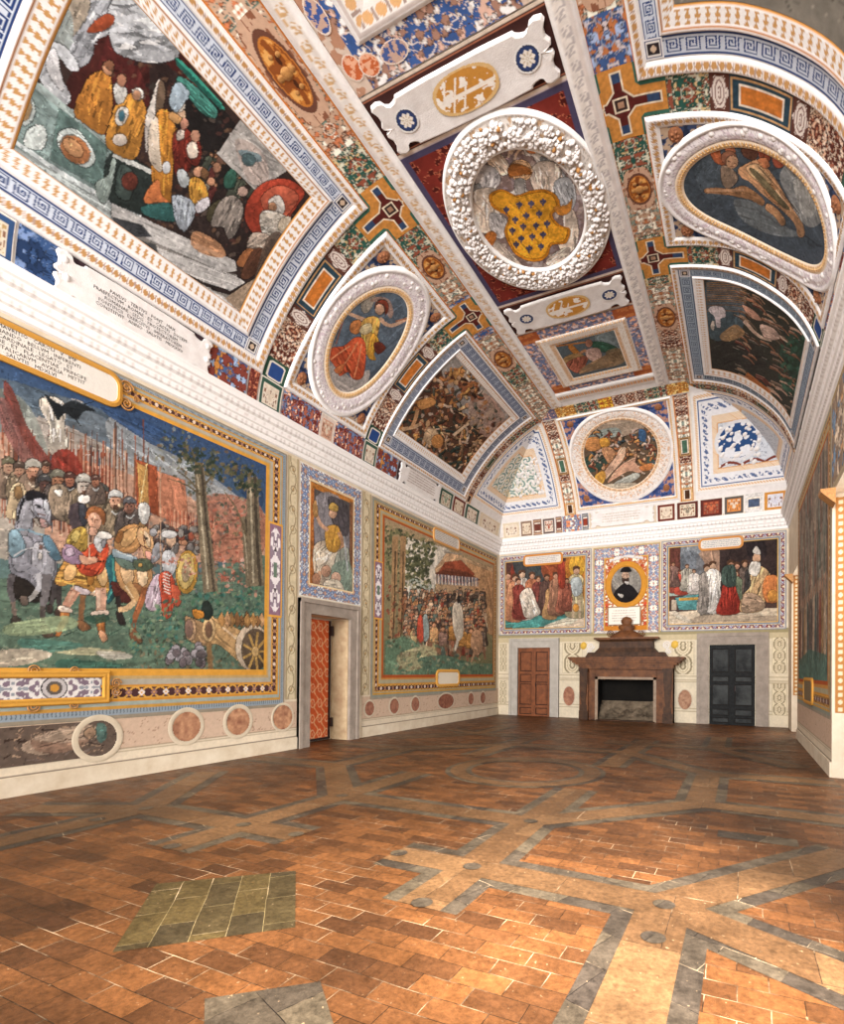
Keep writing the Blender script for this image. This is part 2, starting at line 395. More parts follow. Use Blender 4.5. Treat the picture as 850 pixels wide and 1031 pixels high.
    def dabs(s,reg,n,pal,r=(.8,2),asp=.6,al=.8,rot=None):
        """random dabs inside px polygon"""
        p=np.array(reg,float).reshape(-1,2);x0,y0=p.min(0);x1,y1=p.max(0)
        k=0;tries=0
        while k<n and tries<n*12:
            tries+=1;x=s.r.uniform(x0,x1);y=s.r.uniform(y0,y1);ins=False;a=p[-1]
            for b in p:
                if (a[1]>y)!=(b[1]>y) and x<(y-a[1])/(b[1]-a[1])*(b[0]-a[0])+a[0]: ins=not ins
                a=b
            if not ins: continue
            k+=1;rr=s.r.uniform(*r);t=s.r.uniform(0,3.14) if rot is None else math.radians(rot)+s.r.uniform(-.3,.3)
            ca,sa=math.cos(t),math.sin(t);e=[]
            for th in (0,1.05,2.1,3.14,4.19,5.24):
                X=rr*math.cos(th);Y=rr*asp*math.sin(th);e.append((x+X*ca-Y*sa,y+X*sa+Y*ca))
            s._fill(s.sf.inv(e),s.r.choice(pal),al,.1)
    def fig(s,x,y,hh,robe,skin='c99068',hair='5a3a28',lean=0,w=.34,fold=3,arm=0,helm=None,legs=None):
        """small standing painted figure: feet at (x,y), height hh px, lean radians"""
        def T(a,b): return (x+(a*math.cos(lean)-b*math.sin(lean))*hh, y-(a*math.sin(lean)*-1+b*math.cos(lean))*hh)
        def T(a,b):
            X=a*math.cos(lean)+b*math.sin(lean);Y=-a*math.sin(lean)+b*math.cos(lean);return (x+X*hh,y-Y*hh)
        W=w/2
        if legs:
            s.ln([T(-.06,.5),T(-.1,.25),T(-.09,0)],.09*hh,legs,w2=.05*hh);s.ln([T(.06,.5),T(.1,.25),T(.13,0)],.09*hh,legs,w2=.05*hh);b=.4
        else: b=0
        s.px([T(-W*.9,b),T(-W*.7,.45),T(-W*.75,.72),T(-.05,.84),T(.05,.84),T(W*.75,.72),T(W*.65,.45),T(W,b)],robe,1,fold=fold,grad=.35)
        if arm: s.ln([T(.1*np.sign(arm),.74),T(.2*np.sign(arm),.6),T(.24*np.sign(arm)+arm*.08,.68)],.07*hh,robe,w2=.05*hh);s.el(*T(.25*np.sign(arm)+arm*.08,.69),.03*hh,.03*hh,skin,ol=0)
        s.el(*T(0,.91),.062*hh,.08*hh,skin,rot=-math.degrees(lean))
        s.px([T(-.07,.9),T(-.07,.98),T(0,1.01),T(.07,.98),T(.055,.93),T(0,.955)],helm or hair,1,ol=0)
    def build(s,name='picture',parent=None,h=.006,mask=None,m=None,blur=0,sat=.86,gain=.9,dabs=.03,warp=.45):
        u0,u1,v0,v1=s.b
        for _ in range(int(s.nu*s.nv*dabs)):
            i=s.r.randrange(s.nu);j=s.r.randrange(s.nv);c0=s.I[i,j]*s.r.choice((.6,.75,1.2,1.38));L=s.r.uniform(1.,2.8)*s.res;w=s.r.uniform(.5,.9)*s.res;th=s.r.uniform(0,3.14)
            x=u0+i*s.du;y=v0+j*s.dv;ca,sa=math.cos(th),math.sin(th)
            s._fill(np.array([(x+a*L*ca-b*w*sa,y+a*L*sa+b*w*ca) for a,b in ((-1,0),(-.3,.9),(1,0),(.3,-.9))]),np.minimum(c0,1),.7,0)
        ii,jj=np.meshgrid(np.arange(s.nu),np.arange(s.nv),indexing='ij')
        wi=np.clip(ii+(warp*(s.n2*2-1)*1.6).round().astype(int),0,s.nu-1);wj=np.clip(jj+(warp*(fbm(ii/5.,jj/5.,3,2)*2-1)*1.6).round().astype(int),0,s.nv-1)
        I=s.I[wi,wj];g=I.mean(-1,keepdims=True);I=(g+(I-g)*sat)*gain*(1+.22*(fbm(ii/3.,jj/3.,7,2)[...,None]-.5))
        for _ in range(blur):
            P=np.pad(I,((1,1),(1,1),(0,0)),mode='edge')
            I=(P[1:-1,1:-1]*4+P[:-2,1:-1]+P[2:,1:-1]+P[1:-1,:-2]+P[1:-1,2:])/8
        u0,u1,v0,v1=s.b;Q=grid(s.nu,s.nv);P=s.sf.pos(s.U,s.V,h).reshape(-1,3);cols=I.reshape(-1,3)
        if mask is not None:
            uc=s.U.ravel()[Q].mean(1);vc=s.V.ravel()[Q].mean(1);Q=Q[mask(uc,vc)]
            used=np.unique(Q);re=np.zeros(len(P),int);re[used]=np.arange(len(used));P=P[used];cols=cols[used];Q=re[Q]
        return mk(name,P,Q,m or FR,parent,cols)
def runs(c,txt):
    """compact brush script: 'P col x y ..' smooth polygon, 'S' sharp polygon, 'F n' folded, 'L col w w2 pts', 'E col cx cy rx ry rot'"""
    for line in txt.strip().splitlines():
        t=line.split()
        if not t: continue
        if t[0]=='P': c.px([float(v) for v in t[2:]],t[1],2)
        elif t[0]=='S': c.px([float(v) for v in t[2:]],t[1],0,ol=.2,grad=.1)
        elif t[0]=='G': c.px([float(v) for v in t[2:]],t[1],2,ol=0,grad=0,al=.85)
        elif t[0]=='F': c.px([float(v) for v in t[3:]],t[2],2,fold=float(t[1]),grad=.35)
        elif t[0]=='L': c.ln([float(v) for v in t[4:]],float(t[2]),t[1],w2=float(t[3]))
        elif t[0]=='E': c.el(float(t[2]),float(t[3]),float(t[4]),float(t[5]),t[1],rot=float(t[6]) if len(t)>6 else 0)
def blob(mb,P,r,sq=(1,1,1),N=None,n=6,col=None):
    """little half-bead centred on P, facing N"""
    N=np.array(N,float);N/=np.linalg.norm(N);A=np.cross(N,(0.31,.22,.93));A/=np.linalg.norm(A);B=np.cross(N,A)
    V=[];
    for lv,(rr,hh) in enumerate(((1,0),(.8,.55),(.4,.88))):
        for k in range(n):
            t=2*math.pi*k/n;V.append(P+A*math.cos(t)*rr*r*sq[0]+B*math.sin(t)*rr*r*sq[1]+N*hh*r*sq[2])
    V.append(P+N*r*sq[2]);Q=[]
    for lv in range(2):
        for k in range(n): a=lv*n+k;b=lv*n+(k+1)%n;Q.append((a,b,b+n,a+n))
    for k in range(n): Q.append((2*n+k,2*n+(k+1)%n,3*n,3*n))
    mb.add(V,Q,col)
def text_on(sf,body,u,v,size,parent,h=.01,col='3a3230',name='lettering',flip=1,ext=.002):
    cu=bpy.data.curves.new('t','FONT');cu.body=body;cu.size=size;cu.align_x='CENTER';cu.align_y='CENTER';cu.resolution_u=1;cu.space_line=.95
    o=bpy.data.objects.new('t',cu);COL.objects.link(o);bpy.context.view_layer.update()
    me=bpy.data.meshes.new_from_object(o.evaluated_get(bpy.context.evaluated_depsgraph_get()))
    bpy.data.objects.remove(o);V=np.zeros(len(me.vertices)*3);me.vertices.foreach_get('co',V);V=V.reshape(-1,3)
    P=sf.pos(u+V[:,0]*flip,v+V[:,1],h);me.vertices.foreach_set('co',P.ravel());me.update();me.name=name
    return link(name,me,mat('letter_paint_'+col,col,rough=.8),parent)
# ================================================================= SETTING
YN=-3.0
def solid(name,boxes,m,kind='structure',parent=None):
    mb=MB()
    for b in boxes: mb.box(*b)
    return mb.build(name,m,parent,kind=kind)
solid('wall_left',[(XL-.6,XL,YN,8.32,-.05,6.7),(XL-.6,XL,9.55,S+.5,-.05,6.7),(XL-.6,XL,8.32,9.55,2.76,6.7),(XL-.62,XL-.48,8.2,9.7,-.05,2.9)],PLA)
solid('wall_back',[(XL-.5,-7.38,S,S+.5,-.05,6.7),(-6.1,-4.5,S,S+.5,-.05,6.7),(-2.4,-.9,S,S+.5,-.05,6.7),(.42,XR+.5,S,S+.5,-.05,6.7),(-7.38,-6.1,S,S+.5,2.46,6.7),(-4.5,-2.4,S,S+.5,1.5,6.7),(-.9,.42,S,S+.5,2.48,6.7)],PLA)
solid('wall_right',[(XR,XR+.6,YN,-.2,-.05,6.7),(XR,XR+.6,3.2,5.6,-.05,6.7),(XR,XR+.6,9.6,15.0,-.05,6.7),(XR,XR+.6,16.7,S+.5,-.05,6.7),(XR,XR+.6,-.2,3.2,4.4,6.7),(XR,XR+.6,5.6,9.6,4.4,6.7),(XR,XR+.6,15.0,16.7,4.32,6.7),(XR,XR+.6,-.2,3.2,-.05,.9)],PLA)
# ---- ceiling shell
mb=MB()
def sheet(fn_pos,us,vs):
    U,V=np.meshgrid(us,vs,indexing='ij');mb.add(fn_pos(U,V).reshape(-1,3),grid(len(us),len(vs)))
def sheet_side(sf,P,w,sg):
    t,x,z=P;T=np.linspace(0,t[-1]-1.3,60);zz=np.interp(T,t,z);lim=S-np.interp(zz,PL[2][:300],PL[1][:300])
    V=[];n=30
    for i in range(n+1):
        V.append(sf.pos(YN+(lim-YN)*i/n,T,-.012))
    mb.add(np.concatenate(V),grid(n+1,60))
sheet_side(VL,PL,XL,1);sheet_side(VR,PR,XR,-1)
t,x,z=PL;T=np.linspace(0,t[-1]-1.3,60);zz=np.interp(T,t,z)
x0=XL+np.interp(zz,PL[2][:300],PL[1][:300]);x1=XR-np.interp(zz,PR[2][:300],PR[1][:300])
mb.add(np.concatenate([VB.pos(x0+(x1-x0)*i/30,T,-.012) for i in range(31)]),grid(31,60))
sheet(lambda U,V:CF.pos(U,V,-.012),np.linspace(XL+2.9,XR-2.9,8),np.linspace(YN,S-2.9,30))
mb.build('ceiling',STU,smooth=False,kind='structure')
# ---- cornice
def cornice():
    pf=[(0,5.90),(.03,5.92),(.035,5.99),(.07,6.01),(.08,6.08),(.11,6.10),(.13,6.19),(.18,6.22),(.19,6.29),(.225,6.31),(.23,6.38),(.215,6.42),(.215,6.44),(0,6.46)]
    d=np.array([p[0] for p in pf]);z=np.array([p[1] for p in pf])
    zz=np.repeat(z,2)[1:-1];dd=np.repeat(d,2)[1:-1]
    k=[];
    for i in range(len(d)-1):
        for f in (0,.5,1): k.append((d[i]*(1-f)+d[i+1]*f,z[i]*(1-f)+z[i+1]*f))
    k=np.array(k);m2=MB()
    for side in 'LBR':
        n=500 if side!='B' else 240
        A=np.linspace(0,1,n)
        if side=='L': P=lambda a,q:np.stack([XL+q[:,0]+0*a,YN+(S-q[:,0]-YN)*a,q[:,1]],-1)
        elif side=='R': P=lambda a,q:np.stack([XR-q[:,0]+0*a,YN+(S-q[:,0]-YN)*a,q[:,1]],-1)
        else: P=lambda a,q:np.stack([XL+q[:,0]+(XR-XL-2*q[:,0])*a,S-q[:,0],q[:,1]],-1)
        V=np.stack([P(a,k) for a in A]);
        Lm=(S-YN) if side!='B' else XR-XL
        aa=A[:,None]*Lm;zv=k[None,:,1]+0*aa
        n1=np.abs(((aa/.11)%1)-.5);row=((zv>5.99)&(zv<6.08))|((zv>6.20)&(zv<6.29))
        base=np.ones(aa.shape+(3,))*hx('f1eeec');base=mixc(base,row&(n1<.17),'d6d0cd');row2=(zv>6.1)&(zv<6.19)
        base=mixc(base,row2&(np.abs(((aa/.2)%1)-.5)<.12),'ddd6d2')
        m2.add(V.reshape(-1,3),grid(n,len(k)),base.reshape(-1,3))
    m2.build('trim_1',FRF,kind='structure')
cornice()
# ---- floor : terracotta with inlaid bands
def floor_mat(name,angle,c1,c2,mort,bw=.3,rh=.15,noise=.3,rough=.4):
    m=bpy.data.materials.new(name);m.use_nodes=True;nt=m.node_tree;N=nt.nodes;Lk=nt.links;b=N['Principled BSDF']
    tc=N.new('ShaderNodeTexCoord');mp=N.new('ShaderNodeMapping');mp.inputs['Rotation'].default_value=(0,0,math.radians(angle))
    Lk.new(tc.outputs['Object'],mp.inputs['Vector'])
    wn=N.new('ShaderNodeTexNoise');wn.inputs['Scale'].default_value=3;wn.inputs['Detail'].default_value=2
    Lk.new(mp.outputs[0],wn.inputs['Vector']);va=N.new('ShaderNodeVectorMath');va.operation='MULTIPLY_ADD';Lk.new(wn.outputs['Color'],va.inputs[0]);va.inputs[1].default_value=(.02,.02,0);Lk.new(mp.outputs[0],va.inputs[2])
    br=N.new('ShaderNodeTexBrick');br.inputs['Scale'].default_value=1;br.inputs['Brick Width'].default_value=bw;br.inputs['Row Height'].default_value=rh
    br.inputs['Mortar Size'].default_value=.0028;br.inputs['Mortar Smooth'].default_value=.3;br.inputs['Bias'].default_value=-.1
    br.inputs['Color1'].default_value=(*lin(hx(c1)),1);br.inputs['Color2'].default_value=(*lin(hx(c2)),1);br.inputs['Mortar'].default_value=(*lin(hx(mort)),1)
    Lk.new(va.outputs[0],br.inputs['Vector'])
    n=N.new('ShaderNodeTexNoise');n.inputs['Scale'].default_value=5;n.inputs['Detail'].default_value=9;n.inputs['Roughness'].default_value=.75;Lk.new(tc.outputs['Object'],n.inputs['Vector'])
    mr=N.new('ShaderNodeMapRange');mr.inputs['From Min'].default_value=.3;mr.inputs['From Max'].default_value=.7;mr.inputs['To Min'].default_value=1-noise*1.3;mr.inputs['To Max'].default_value=1+noise;Lk.new(n.outputs['Fac'],mr.inputs['Value'])
    sc=N.new('ShaderNodeVectorMath');sc.operation='SCALE';Lk.new(br.outputs['Color'],sc.inputs[0]);Lk.new(mr.outputs[0],sc.inputs['Scale'])
    # pale flecks along patches of the joints
    n3=N.new('ShaderNodeTexNoise');n3.inputs['Scale'].default_value=2.3;n3.inputs['Detail'].default_value=6;Lk.new(tc.outputs['Object'],n3.inputs['Vector'])
    m3=N.new('ShaderNodeMapRange');m3.inputs['From Min'].default_value=.5;m3.inputs['From Max'].default_value=.66;Lk.new(n3.outputs['Fac'],m3.inputs['Value'])
    mu=N.new('ShaderNodeMath');mu.operation='MULTIPLY';Lk.new(br.outputs['Fac'],mu.inputs[0]);Lk.new(m3.outputs[0],mu.inputs[1])
    mx=N.new('ShaderNodeMix');mx.data_type='RGBA';Lk.new(mu.outputs[0],mx.inputs[0]);Lk.new(sc.outputs[0],mx.inputs[6]);mx.inputs[7].default_value=(*lin(hx('c9ae8c')),1)
    # pale specks
    vo=N.new('ShaderNodeTexNoise');vo.inputs['Scale'].default_value=30;vo.inputs['Detail'].default_value=4;Lk.new(tc.outputs['Object'],vo.inputs['Vector'])
    m4=N.new('ShaderNodeMapRange');m4.inputs['From Min'].default_value=.68;m4.inputs['From Max'].default_value=.74;m4.inputs['To Max'].default_value=.6;Lk.new(vo.outputs['Fac'],m4.inputs['Value'])
    mx2=N.new('ShaderNodeMix');mx2.data_type='RGBA';Lk.new(m4.outputs[0],mx2.inputs[0]);Lk.new(mx.outputs[2],mx2.inputs[6]);mx2.inputs[7].default_value=(*lin(hx('b89a76')),1)
    Lk.new(mx2.outputs[2],b.inputs['Base Color'])
    nl=N.new('ShaderNodeTexNoise');nl.inputs['Scale'].default_value=.9;nl.inputs['Detail'].default_value=4;Lk.new(tc.outputs['Object'],nl.inputs['Vector'])
    ml=N.new('ShaderNodeMapRange');ml.inputs['From Min'].default_value=.35;ml.inputs['From Max'].default_value=.62;ml.inputs['To Min'].default_value=.6;ml.inputs['To Max'].default_value=1.12;Lk.new(nl.outputs['Fac'],ml.inputs['Value'])
    sl=N.new('ShaderNodeVectorMath');sl.operation='SCALE';Lk.new(mx2.outputs[2],sl.inputs[0]);Lk.new(ml.outputs[0],sl.inputs['Scale']);
    nf=N.new('ShaderNodeTexNoise');nf.inputs['Scale'].default_value=26;nf.inputs['Detail'].default_value=8;nf.inputs['Roughness'].default_value=.8;Lk.new(tc.outputs['Object'],nf.inputs['Vector'])
    mf=N.new('ShaderNodeMapRange');mf.inputs['From Min'].default_value=.36;mf.inputs['From Max'].default_value=.64;mf.inputs['To Min'].default_value=.55;mf.inputs['To Max'].default_value=1.3;Lk.new(nf.outputs['Fac'],mf.inputs['Value'])
    sf2=N.new('ShaderNodeVectorMath');sf2.operation='SCALE';Lk.new(sl.outputs[0],sf2.inputs[0]);Lk.new(mf.outputs[0],sf2.inputs['Scale']);Lk.new(sf2.outputs[0],b.inputs['Base Color'])
    mr2=N.new('ShaderNodeMapRange');mr2.inputs['From Min'].default_value=.3;mr2.inputs['From Max'].default_value=.7;mr2.inputs['To Min'].default_value=rough-.1;mr2.inputs['To Max'].default_value=rough+.22;Lk.new(n.outputs['Fac'],mr2.inputs['Value']);Lk.new(mr2.outputs[0],b.inputs['Roughness'])
    bp=N.new('ShaderNodeBump');bp.inputs['Strength'].default_value=.35;bp.inputs['Distance'].default_value=.006;ad=N.new('ShaderNodeMath');ad.operation='SUBTRACT';Lk.new(n.outputs['Fac'],ad.inputs[0]);Lk.new(br.outputs['Fac'],ad.inputs[1]);Lk.new(ad.outputs[0],bp.inputs['Height']);Lk.new(bp.outputs[0],b.inputs['Normal'])
    b.inputs['Specular IOR Level'].default_value=.22
    MATS[name]=m;return m
FT=floor_mat('terracotta_tiles',0,'724827','452b19','2e1f12')
FT45=floor_mat('terracotta_tiles_diagonal',45,'a45a2c','6f3b20','5a3720')
FSB=floor_mat('sandstone_band',0,'765739','5c4129','37271a',bw=.8,rh=.8,noise=.25)
FSL=floor_mat('slate_border',20,'5e5241','38302a','1f1a16',bw=.35,rh=.35,noise=.5)
FSD=floor_mat('slate_lozenge_tiles',45,'564729','342d22','85744f',bw=.4,rh=.2,noise=.4)
fl=solid('floor',[(XL-.6,XR+.7,YN,S+.1,-.12,0)],FT)
CX=-3.3
def band(mb,p,q,w,h): 
    p=np.array(p,float);q=np.array(q,float);d=(q-p)/np.hypot(*(q-p));n=np.array([-d[1],d[0]])*w/2
    V=[(*(p+n),h),(*(p-n),h),(*(q-n),h),(*(q+n),h)];mb.add(V,[(1,2,3,0)])
segs=[]
def seg(x0,y0,x1,y1): segs.append(((CX+x0,y0),(CX+x1,y1)));segs.append(((CX-x0,y0),(CX-x1,y1)))
for f in (lambda y:y,lambda y:15.9-y):
    seg(1.32,f(3.85),.5,f(3.85)) if f(0)!=0 else seg(1.32,f(3.85),.55,f(3.85))
    seg(1.32,f(3.85),1.32,f(3.05));seg(1.32,f(3.85),2.83,f(3.8));seg(1.32,f(3.85),1.28,f(5.28))
    seg(0,f(5.28),1.28,f(5.28));seg(1.28,f(5.28),2.85,f(6.9));seg(1.28,f(5.28),1.28,f(7.0))
    seg(2.85,f(6.9),2.85,f(7.95));seg(2.85,f(6.9),4.6,f(6.8));seg(2.83,f(3.8),4.2,f(5.6));seg(2.83,f(3.8),4.0,f(3.2))
    seg(2.83,f(3.8),2.83,f(1.6))
seg(2.83,1.6,2.83,-.5)
m1=MB();m2=MB();m0=MB()
for i,(p,q) in enumerate(segs): band(m2,p,q,.60,.0012+.00004*i);band(m1,p,q,.34,.0035+.00004*i)
def ringf(mb,cx,cy,r0,r1,h,n=64):
    t=np.linspace(0,2*np.pi,n+1);V=np.concatenate([np.stack([np.stack([cx+r*np.cos(a),cy+r*np.sin(a),h]) for r in (r0,r1)]) for a in t]).reshape(-1,3)
    mb.add(V,[(2*i,2*i+2,2*i+3,2*i+1) for i in range(n)])
ringf(m2,-3.15,7.95,1.28,.86,.0033);ringf(m1,-3.15,7.95,1.2,.95,.0068)
m2.build('slate_edging',FSL,fl);m1.build('sandstone_inlay',FSB,fl)
md=MB();md.add([(-3.93,2.52,.002),(-3.2,1.81,.002),(-2.5,2.47,.002),(-3.2,3.16,.002)],[(0,1,2,3)]);md.build('slate_lozenge',FSD,fl)
md=MB();md.add([(-2.35,1.75,.002),(-1.95,1.45,.002),(-1.5,1.75,.002),(-1.95,2.1,.002)],[(0,1,2,3)]);md.add([(-.2,5.6,.002),(.5,5.6,.002),(.5,5.85,.002),(-.2,5.85,.002)],[(0,1,2,3)]);md.build('slate_slab',FSL,fl)
md=MB()
for (x,y) in [(1.32,3.85),(2.83,3.8),(1.32,3.1),(.6,3.85),(2.83,3.3),(1.28,5.28)]:
    for sg in (1,-1): ringf(md,CX+sg*x,y,.075,.0,.008,20)
md.build('stone_disc',FSL,fl)
# ================================================================= WALL PAINTED LAYERS (left)
GREYST=mat('grey_stone','a3968a',rough=.7,noise=1,col2='857a70',nscale=5,bump=.2)
PEP=mat('pale_stone','b9b3aa',rough=.7,noise=1,col2='a39c92',nscale=5,bump=.15)
def dado(side,sf,u0,u1,skip=()):
    u=u0;rng=[];
    for a,b in sorted(skip): rng.append((u,a));u=b
    rng.append((u,u1));o=[]
    for i,(a,b) in enumerate(rng):
        if b-a<.05: continue
        def fn(A,c,W,L):
            z=c*W;base=fill(A,'d9cbb4')*(.93+.12*fbm(A*3,z*6,4)[...,None])
            base=mixc(base,(abs(z-.24)<.012),'6b5f55');base=mixc(base,(abs(z-.33)<.01)|(abs(z-.38)<.006),'b3a48d');base=mixc(base,z<.24,'cbbba3') if False else base
            pan=(z>.42)&(z<.95);n=fbm(A*5,z*7,8,5);mar=np.where(((n>.49)&(n<.505))[...,None],hx('a08470'),hx('c8ae98'))
            base=np.where((pan)[...,None],mar,base);base=mixc(base,abs(z-.42)<.012,'a08f78')
            return base
        o.append(strip('dado',sf,(a,0.01),(b,.01),(0,1.0),fn,h=.004,res=.02))
    return o
for o in dado('L',LW,YN,S,[(8.02,10.05)]): o.name='baseboard_left';o['kind']='structure'
for o in dado('R',RW,9.62,15.0): o.name='baseboard_right';o['kind']='structure'
mb=MB()
for a,b in ((YN,8.02),(10.05,S)): mb.box(XL,XL+.03,a,b,0,.235)
mb.build('baseboard_left',PLA,kind='structure')
mb=MB();mb.box(XR-.03,XR,9.6,15.0,0,.235);mb.build('baseboard_right',PLA,kind='structure')
# roundels in the dado
def roundel(sf,u,v,r,ring,label,grp,cols=('8a5a48','b98c6c'),rv=None,sd=0):
    rv=rv or r;t=thing('painted_roundel',label,'roundel',sf.pos(u,v-rv,0),grp)
    if ring: ering('stone_ring',sf,u,v,(r+ring,rv+ring),(r,rv),P_flat('cbbda6'),t,h=.008,hp=([0,.2,.8,1],[0,.004,.004,0]),res=.03)
    def f(U,V): 
        n=fbm(U*14+sd,V*14,sd,4)[...,None];return hx(cols[0])*(1-n)+hx(cols[1])*n*1.1
    patch('roundel_picture',sf,u-r,u+r,v-rv,v+rv,f,t,h=.014,res=.015,mask=lambda a,b:((a-u)/r)**2+((b-v)/rv)**2<1)
names=['below the wide battle mural, left of the pair','below the battle mural, right of the pair','next to the red door, left side']
for (y,l) in zip((5.68,6.65,7.66),names): roundel(LW,y,.66,.235,.075 if y<7.5 else .05,'brown marbled roundel in stone ring '+l,'roundels along the left dado',sd=y,cols=('7d4f3e','c49a76'))
for y,l in ((10.33,'nearest the grey door surround'),(11.34,'second along from the door surround'),(12.31,'third along from the door surround'),(15.62,'just right of the wide oval'),(16.52,'nearest the far corner')):
    roundel(LW,y,.67,.19 if y>11 else .17,.05,'brown roundel low on left wall, '+l,'roundels along the left dado',sd=y,cols=('7a4c40','a87a62'))
roundel(LW,13.99,.67,.46,.05,'wide brown oval in the dado beneath the second mural','roundels along the left dado',sd=3,cols=('6c4238','a06c54'),rv=.22)
# lozenge with reclining figure low at left
t=thing('reclining_figure_fresco','long grisaille panel with reclining figure at lower left edge','panel',LW.pos(3.9,.34,0))
c=Canvas(LW,2.6,4.62,.37,.86,.014,base='6a584c',sd=5)
for i in range(90): x=c.r.uniform(0,100);y=c.r.uniform(728,768);c.ln([x,y,x+c.r.uniform(4,16),y-c.r.uniform(-4,8)],c.r.uniform(1,3),c.r.choice(['3c2c24','8c6f5a','a88a70','55443a','7c6a60']),w2=.4)
runs(c,"""G b49a82 20 752 45 738 70 732 92 730 96 742 70 752 40 760
G 8f6e5a 30 745 60 748 90 744 70 756 40 758
L d0b498 1.5 1 40 746 60 736 85 734
L 5a4034 1 1 40 752 66 745 92 740
G 4a6f68 98 728 106 730 107 742 100 748 96 738
P a58468 84 738 92 732 96 738 90 744""")
c.build('picture',t,h=.012,mask=lambda a,b:(a<4.4)|(((a-4.4)/.22)**2+((b-.615)/.245)**2<1))
ering('stone_ring',LW,4.38,.615,(.33,.33),(.24,.245),P_flat('cbbda6'),t,h=.011,hp=([0,.2,.8,1],[0,.004,.004,0]),res=.03)
for i in range(60): pass
# ================================================================= MURALS ON THE LEFT WALL
def mural(name,label,sf,u0,u1,v0,v1,parts,cat='mural'):
    return thing(name,label,cat,sf.pos((u0+u1)/2,v0,0))
B1=P_bands([(0,.07,'8f8574'),(.07,.2,P_dentil('8b97a0','5c6670')),(.2,.26,'b98d45'),(.26,.34,'9aa39a'),(.34,.385,'c68a34'),(.385,.64,P_diamond('4a2f30','dfd2cc','cf9c4c')),(.64,.68,'c68a34'),(.68,.8,'a8a294'),(.8,.86,'b59a6a'),(.86,1,'cf973e')])
B1s=P_bands([(0,.08,'9a9080'),(.08,.18,'8b8f84'),(.18,.24,'c2933f'),(.24,.3,'a39a80'),(.3,.58,P_diamond('4a2f30','dfd2cc','cf9c4c')),(.58,.63,'c68a34'),(.63,.8,'a79f84'),(.8,.88,'c08a48'),(.88,1,'a8522a')])
# ---- battle mural
M=mural('wall_mural','wide battle camp mural with grey and tan horses, cannon and marching soldiers','L' and LW,2.4,7.69,.87,5.82,0)
rframe('painted_border',LW,1.2,7.69,.87,5.84,(0,.5,.72,.4),B1,M,h=.008,res=.012)
c=Canvas(LW,2.7,7.2,1.58,5.46,.0125,base='6f8a72',top='35507c',sd=1)
runs(c,"""
G b8a898 -20 470 60 400 130 440 200 480 270 520 270 560 -20 560
G 566674 -20 380 50 395 120 420 190 455 150 470 90 440 40 420 -20 430
G d09a7c 60 470 110 470 160 490 270 520 268 560 60 560
G 9aa0a4 110 420 170 450 240 500 262 520 240 535 190 500 120 460
G 2f4a74 100 410 150 425 190 450 196 464 150 446
G 2b4468 228 466 262 490 262 512 240 494
G 8a9088 -10 396 20 400 40 430 46 470 -10 470
G c89a80 -10 440 30 440 40 480 -10 490
G 5c7460 -20 590 60 585 140 590 200 580 268 560 268 680 -20 680
G b07058 204 500 262 510 262 560 204 560
""")
for i in range(95): # lances
    x=c.r.uniform(-4,150);y=c.r.uniform(452,470)+x*.18
    c.ln([x,y-c.r.uniform(20,60)*(.5+x/300),x+c.r.uniform(-3,3),y+60],1.3,c.r.choice(['7a3f2c','a5563a','3f5464','c8a084','8a5a40','5a3a30']),al=.85)
for x in range(66,112,4): c.ln([x,445+x*.1,x+1,520],1.6,'8f4630',w2=2)
c.dabs([168,425,262,470,262,540,215,540,150,470],260,['4a4f3c','6d6a48','8c8a70','39483c','9aa098','7a5a3a'],r=(1,3),al=.7)
c.dabs([205,500,262,520,262,600,205,600],240,['a0483a','c46a52','6f5a50','8f7a60','4f5a48','c98a70'],r=(1,3),al=.8)
c.dabs([60,480,140,500,200,520,200,600,100,600],260,['7a5a4a','9a8a7c','5a4a44','b58a6c','6f7880','c89878'],r=(1.2,3))
runs(c,"""
G 7a3830 4 384 14 395 28 430 50 462 62 476 40 468 20 440 6 410
G 8f5a54 0 400 10 410 22 440 38 468 30 474 12 450 0 425
F 4 c9beae 40 402 55 400 66 410 64 430 68 448 56 460 48 450 50 430 42 415
P 1f2428 46 398 62 408 74 404 96 414 84 414 76 422 66 416 58 422 52 410
L 1f2428 2 .5 58 408 44 396
L 1f2428 2 .5 74 410 96 404
L 1f2428 2 .6 68 412 82 430
G 8a2f24 52 460 62 452 76 458 84 478 70 478 56 474
S 9a4a2c 136 462 158 470 160 520 138 510
S b98a4a 138 466 148 470 150 515 140 510
S c47c5c 158 474 186 484 190 530 160 520
L d8c080 1 1 148 466 140 512
""")
for i in range(26): x=168+i*1.9; c.ln([x,512+i*.3,x-.6,532],.8,c.r.choice(['b0543a','8c3f2c','d8a080']))
# distant troops and helmets
for i in range(70):
    x=c.r.uniform(150,212);y=c.r.uniform(530,556);c.el(x,y,c.r.uniform(2,4),c.r.uniform(2,4.5),c.r.choice(['8f8a84','5a4640','b58060','6f6a68','a0523c','3f3a3c']))
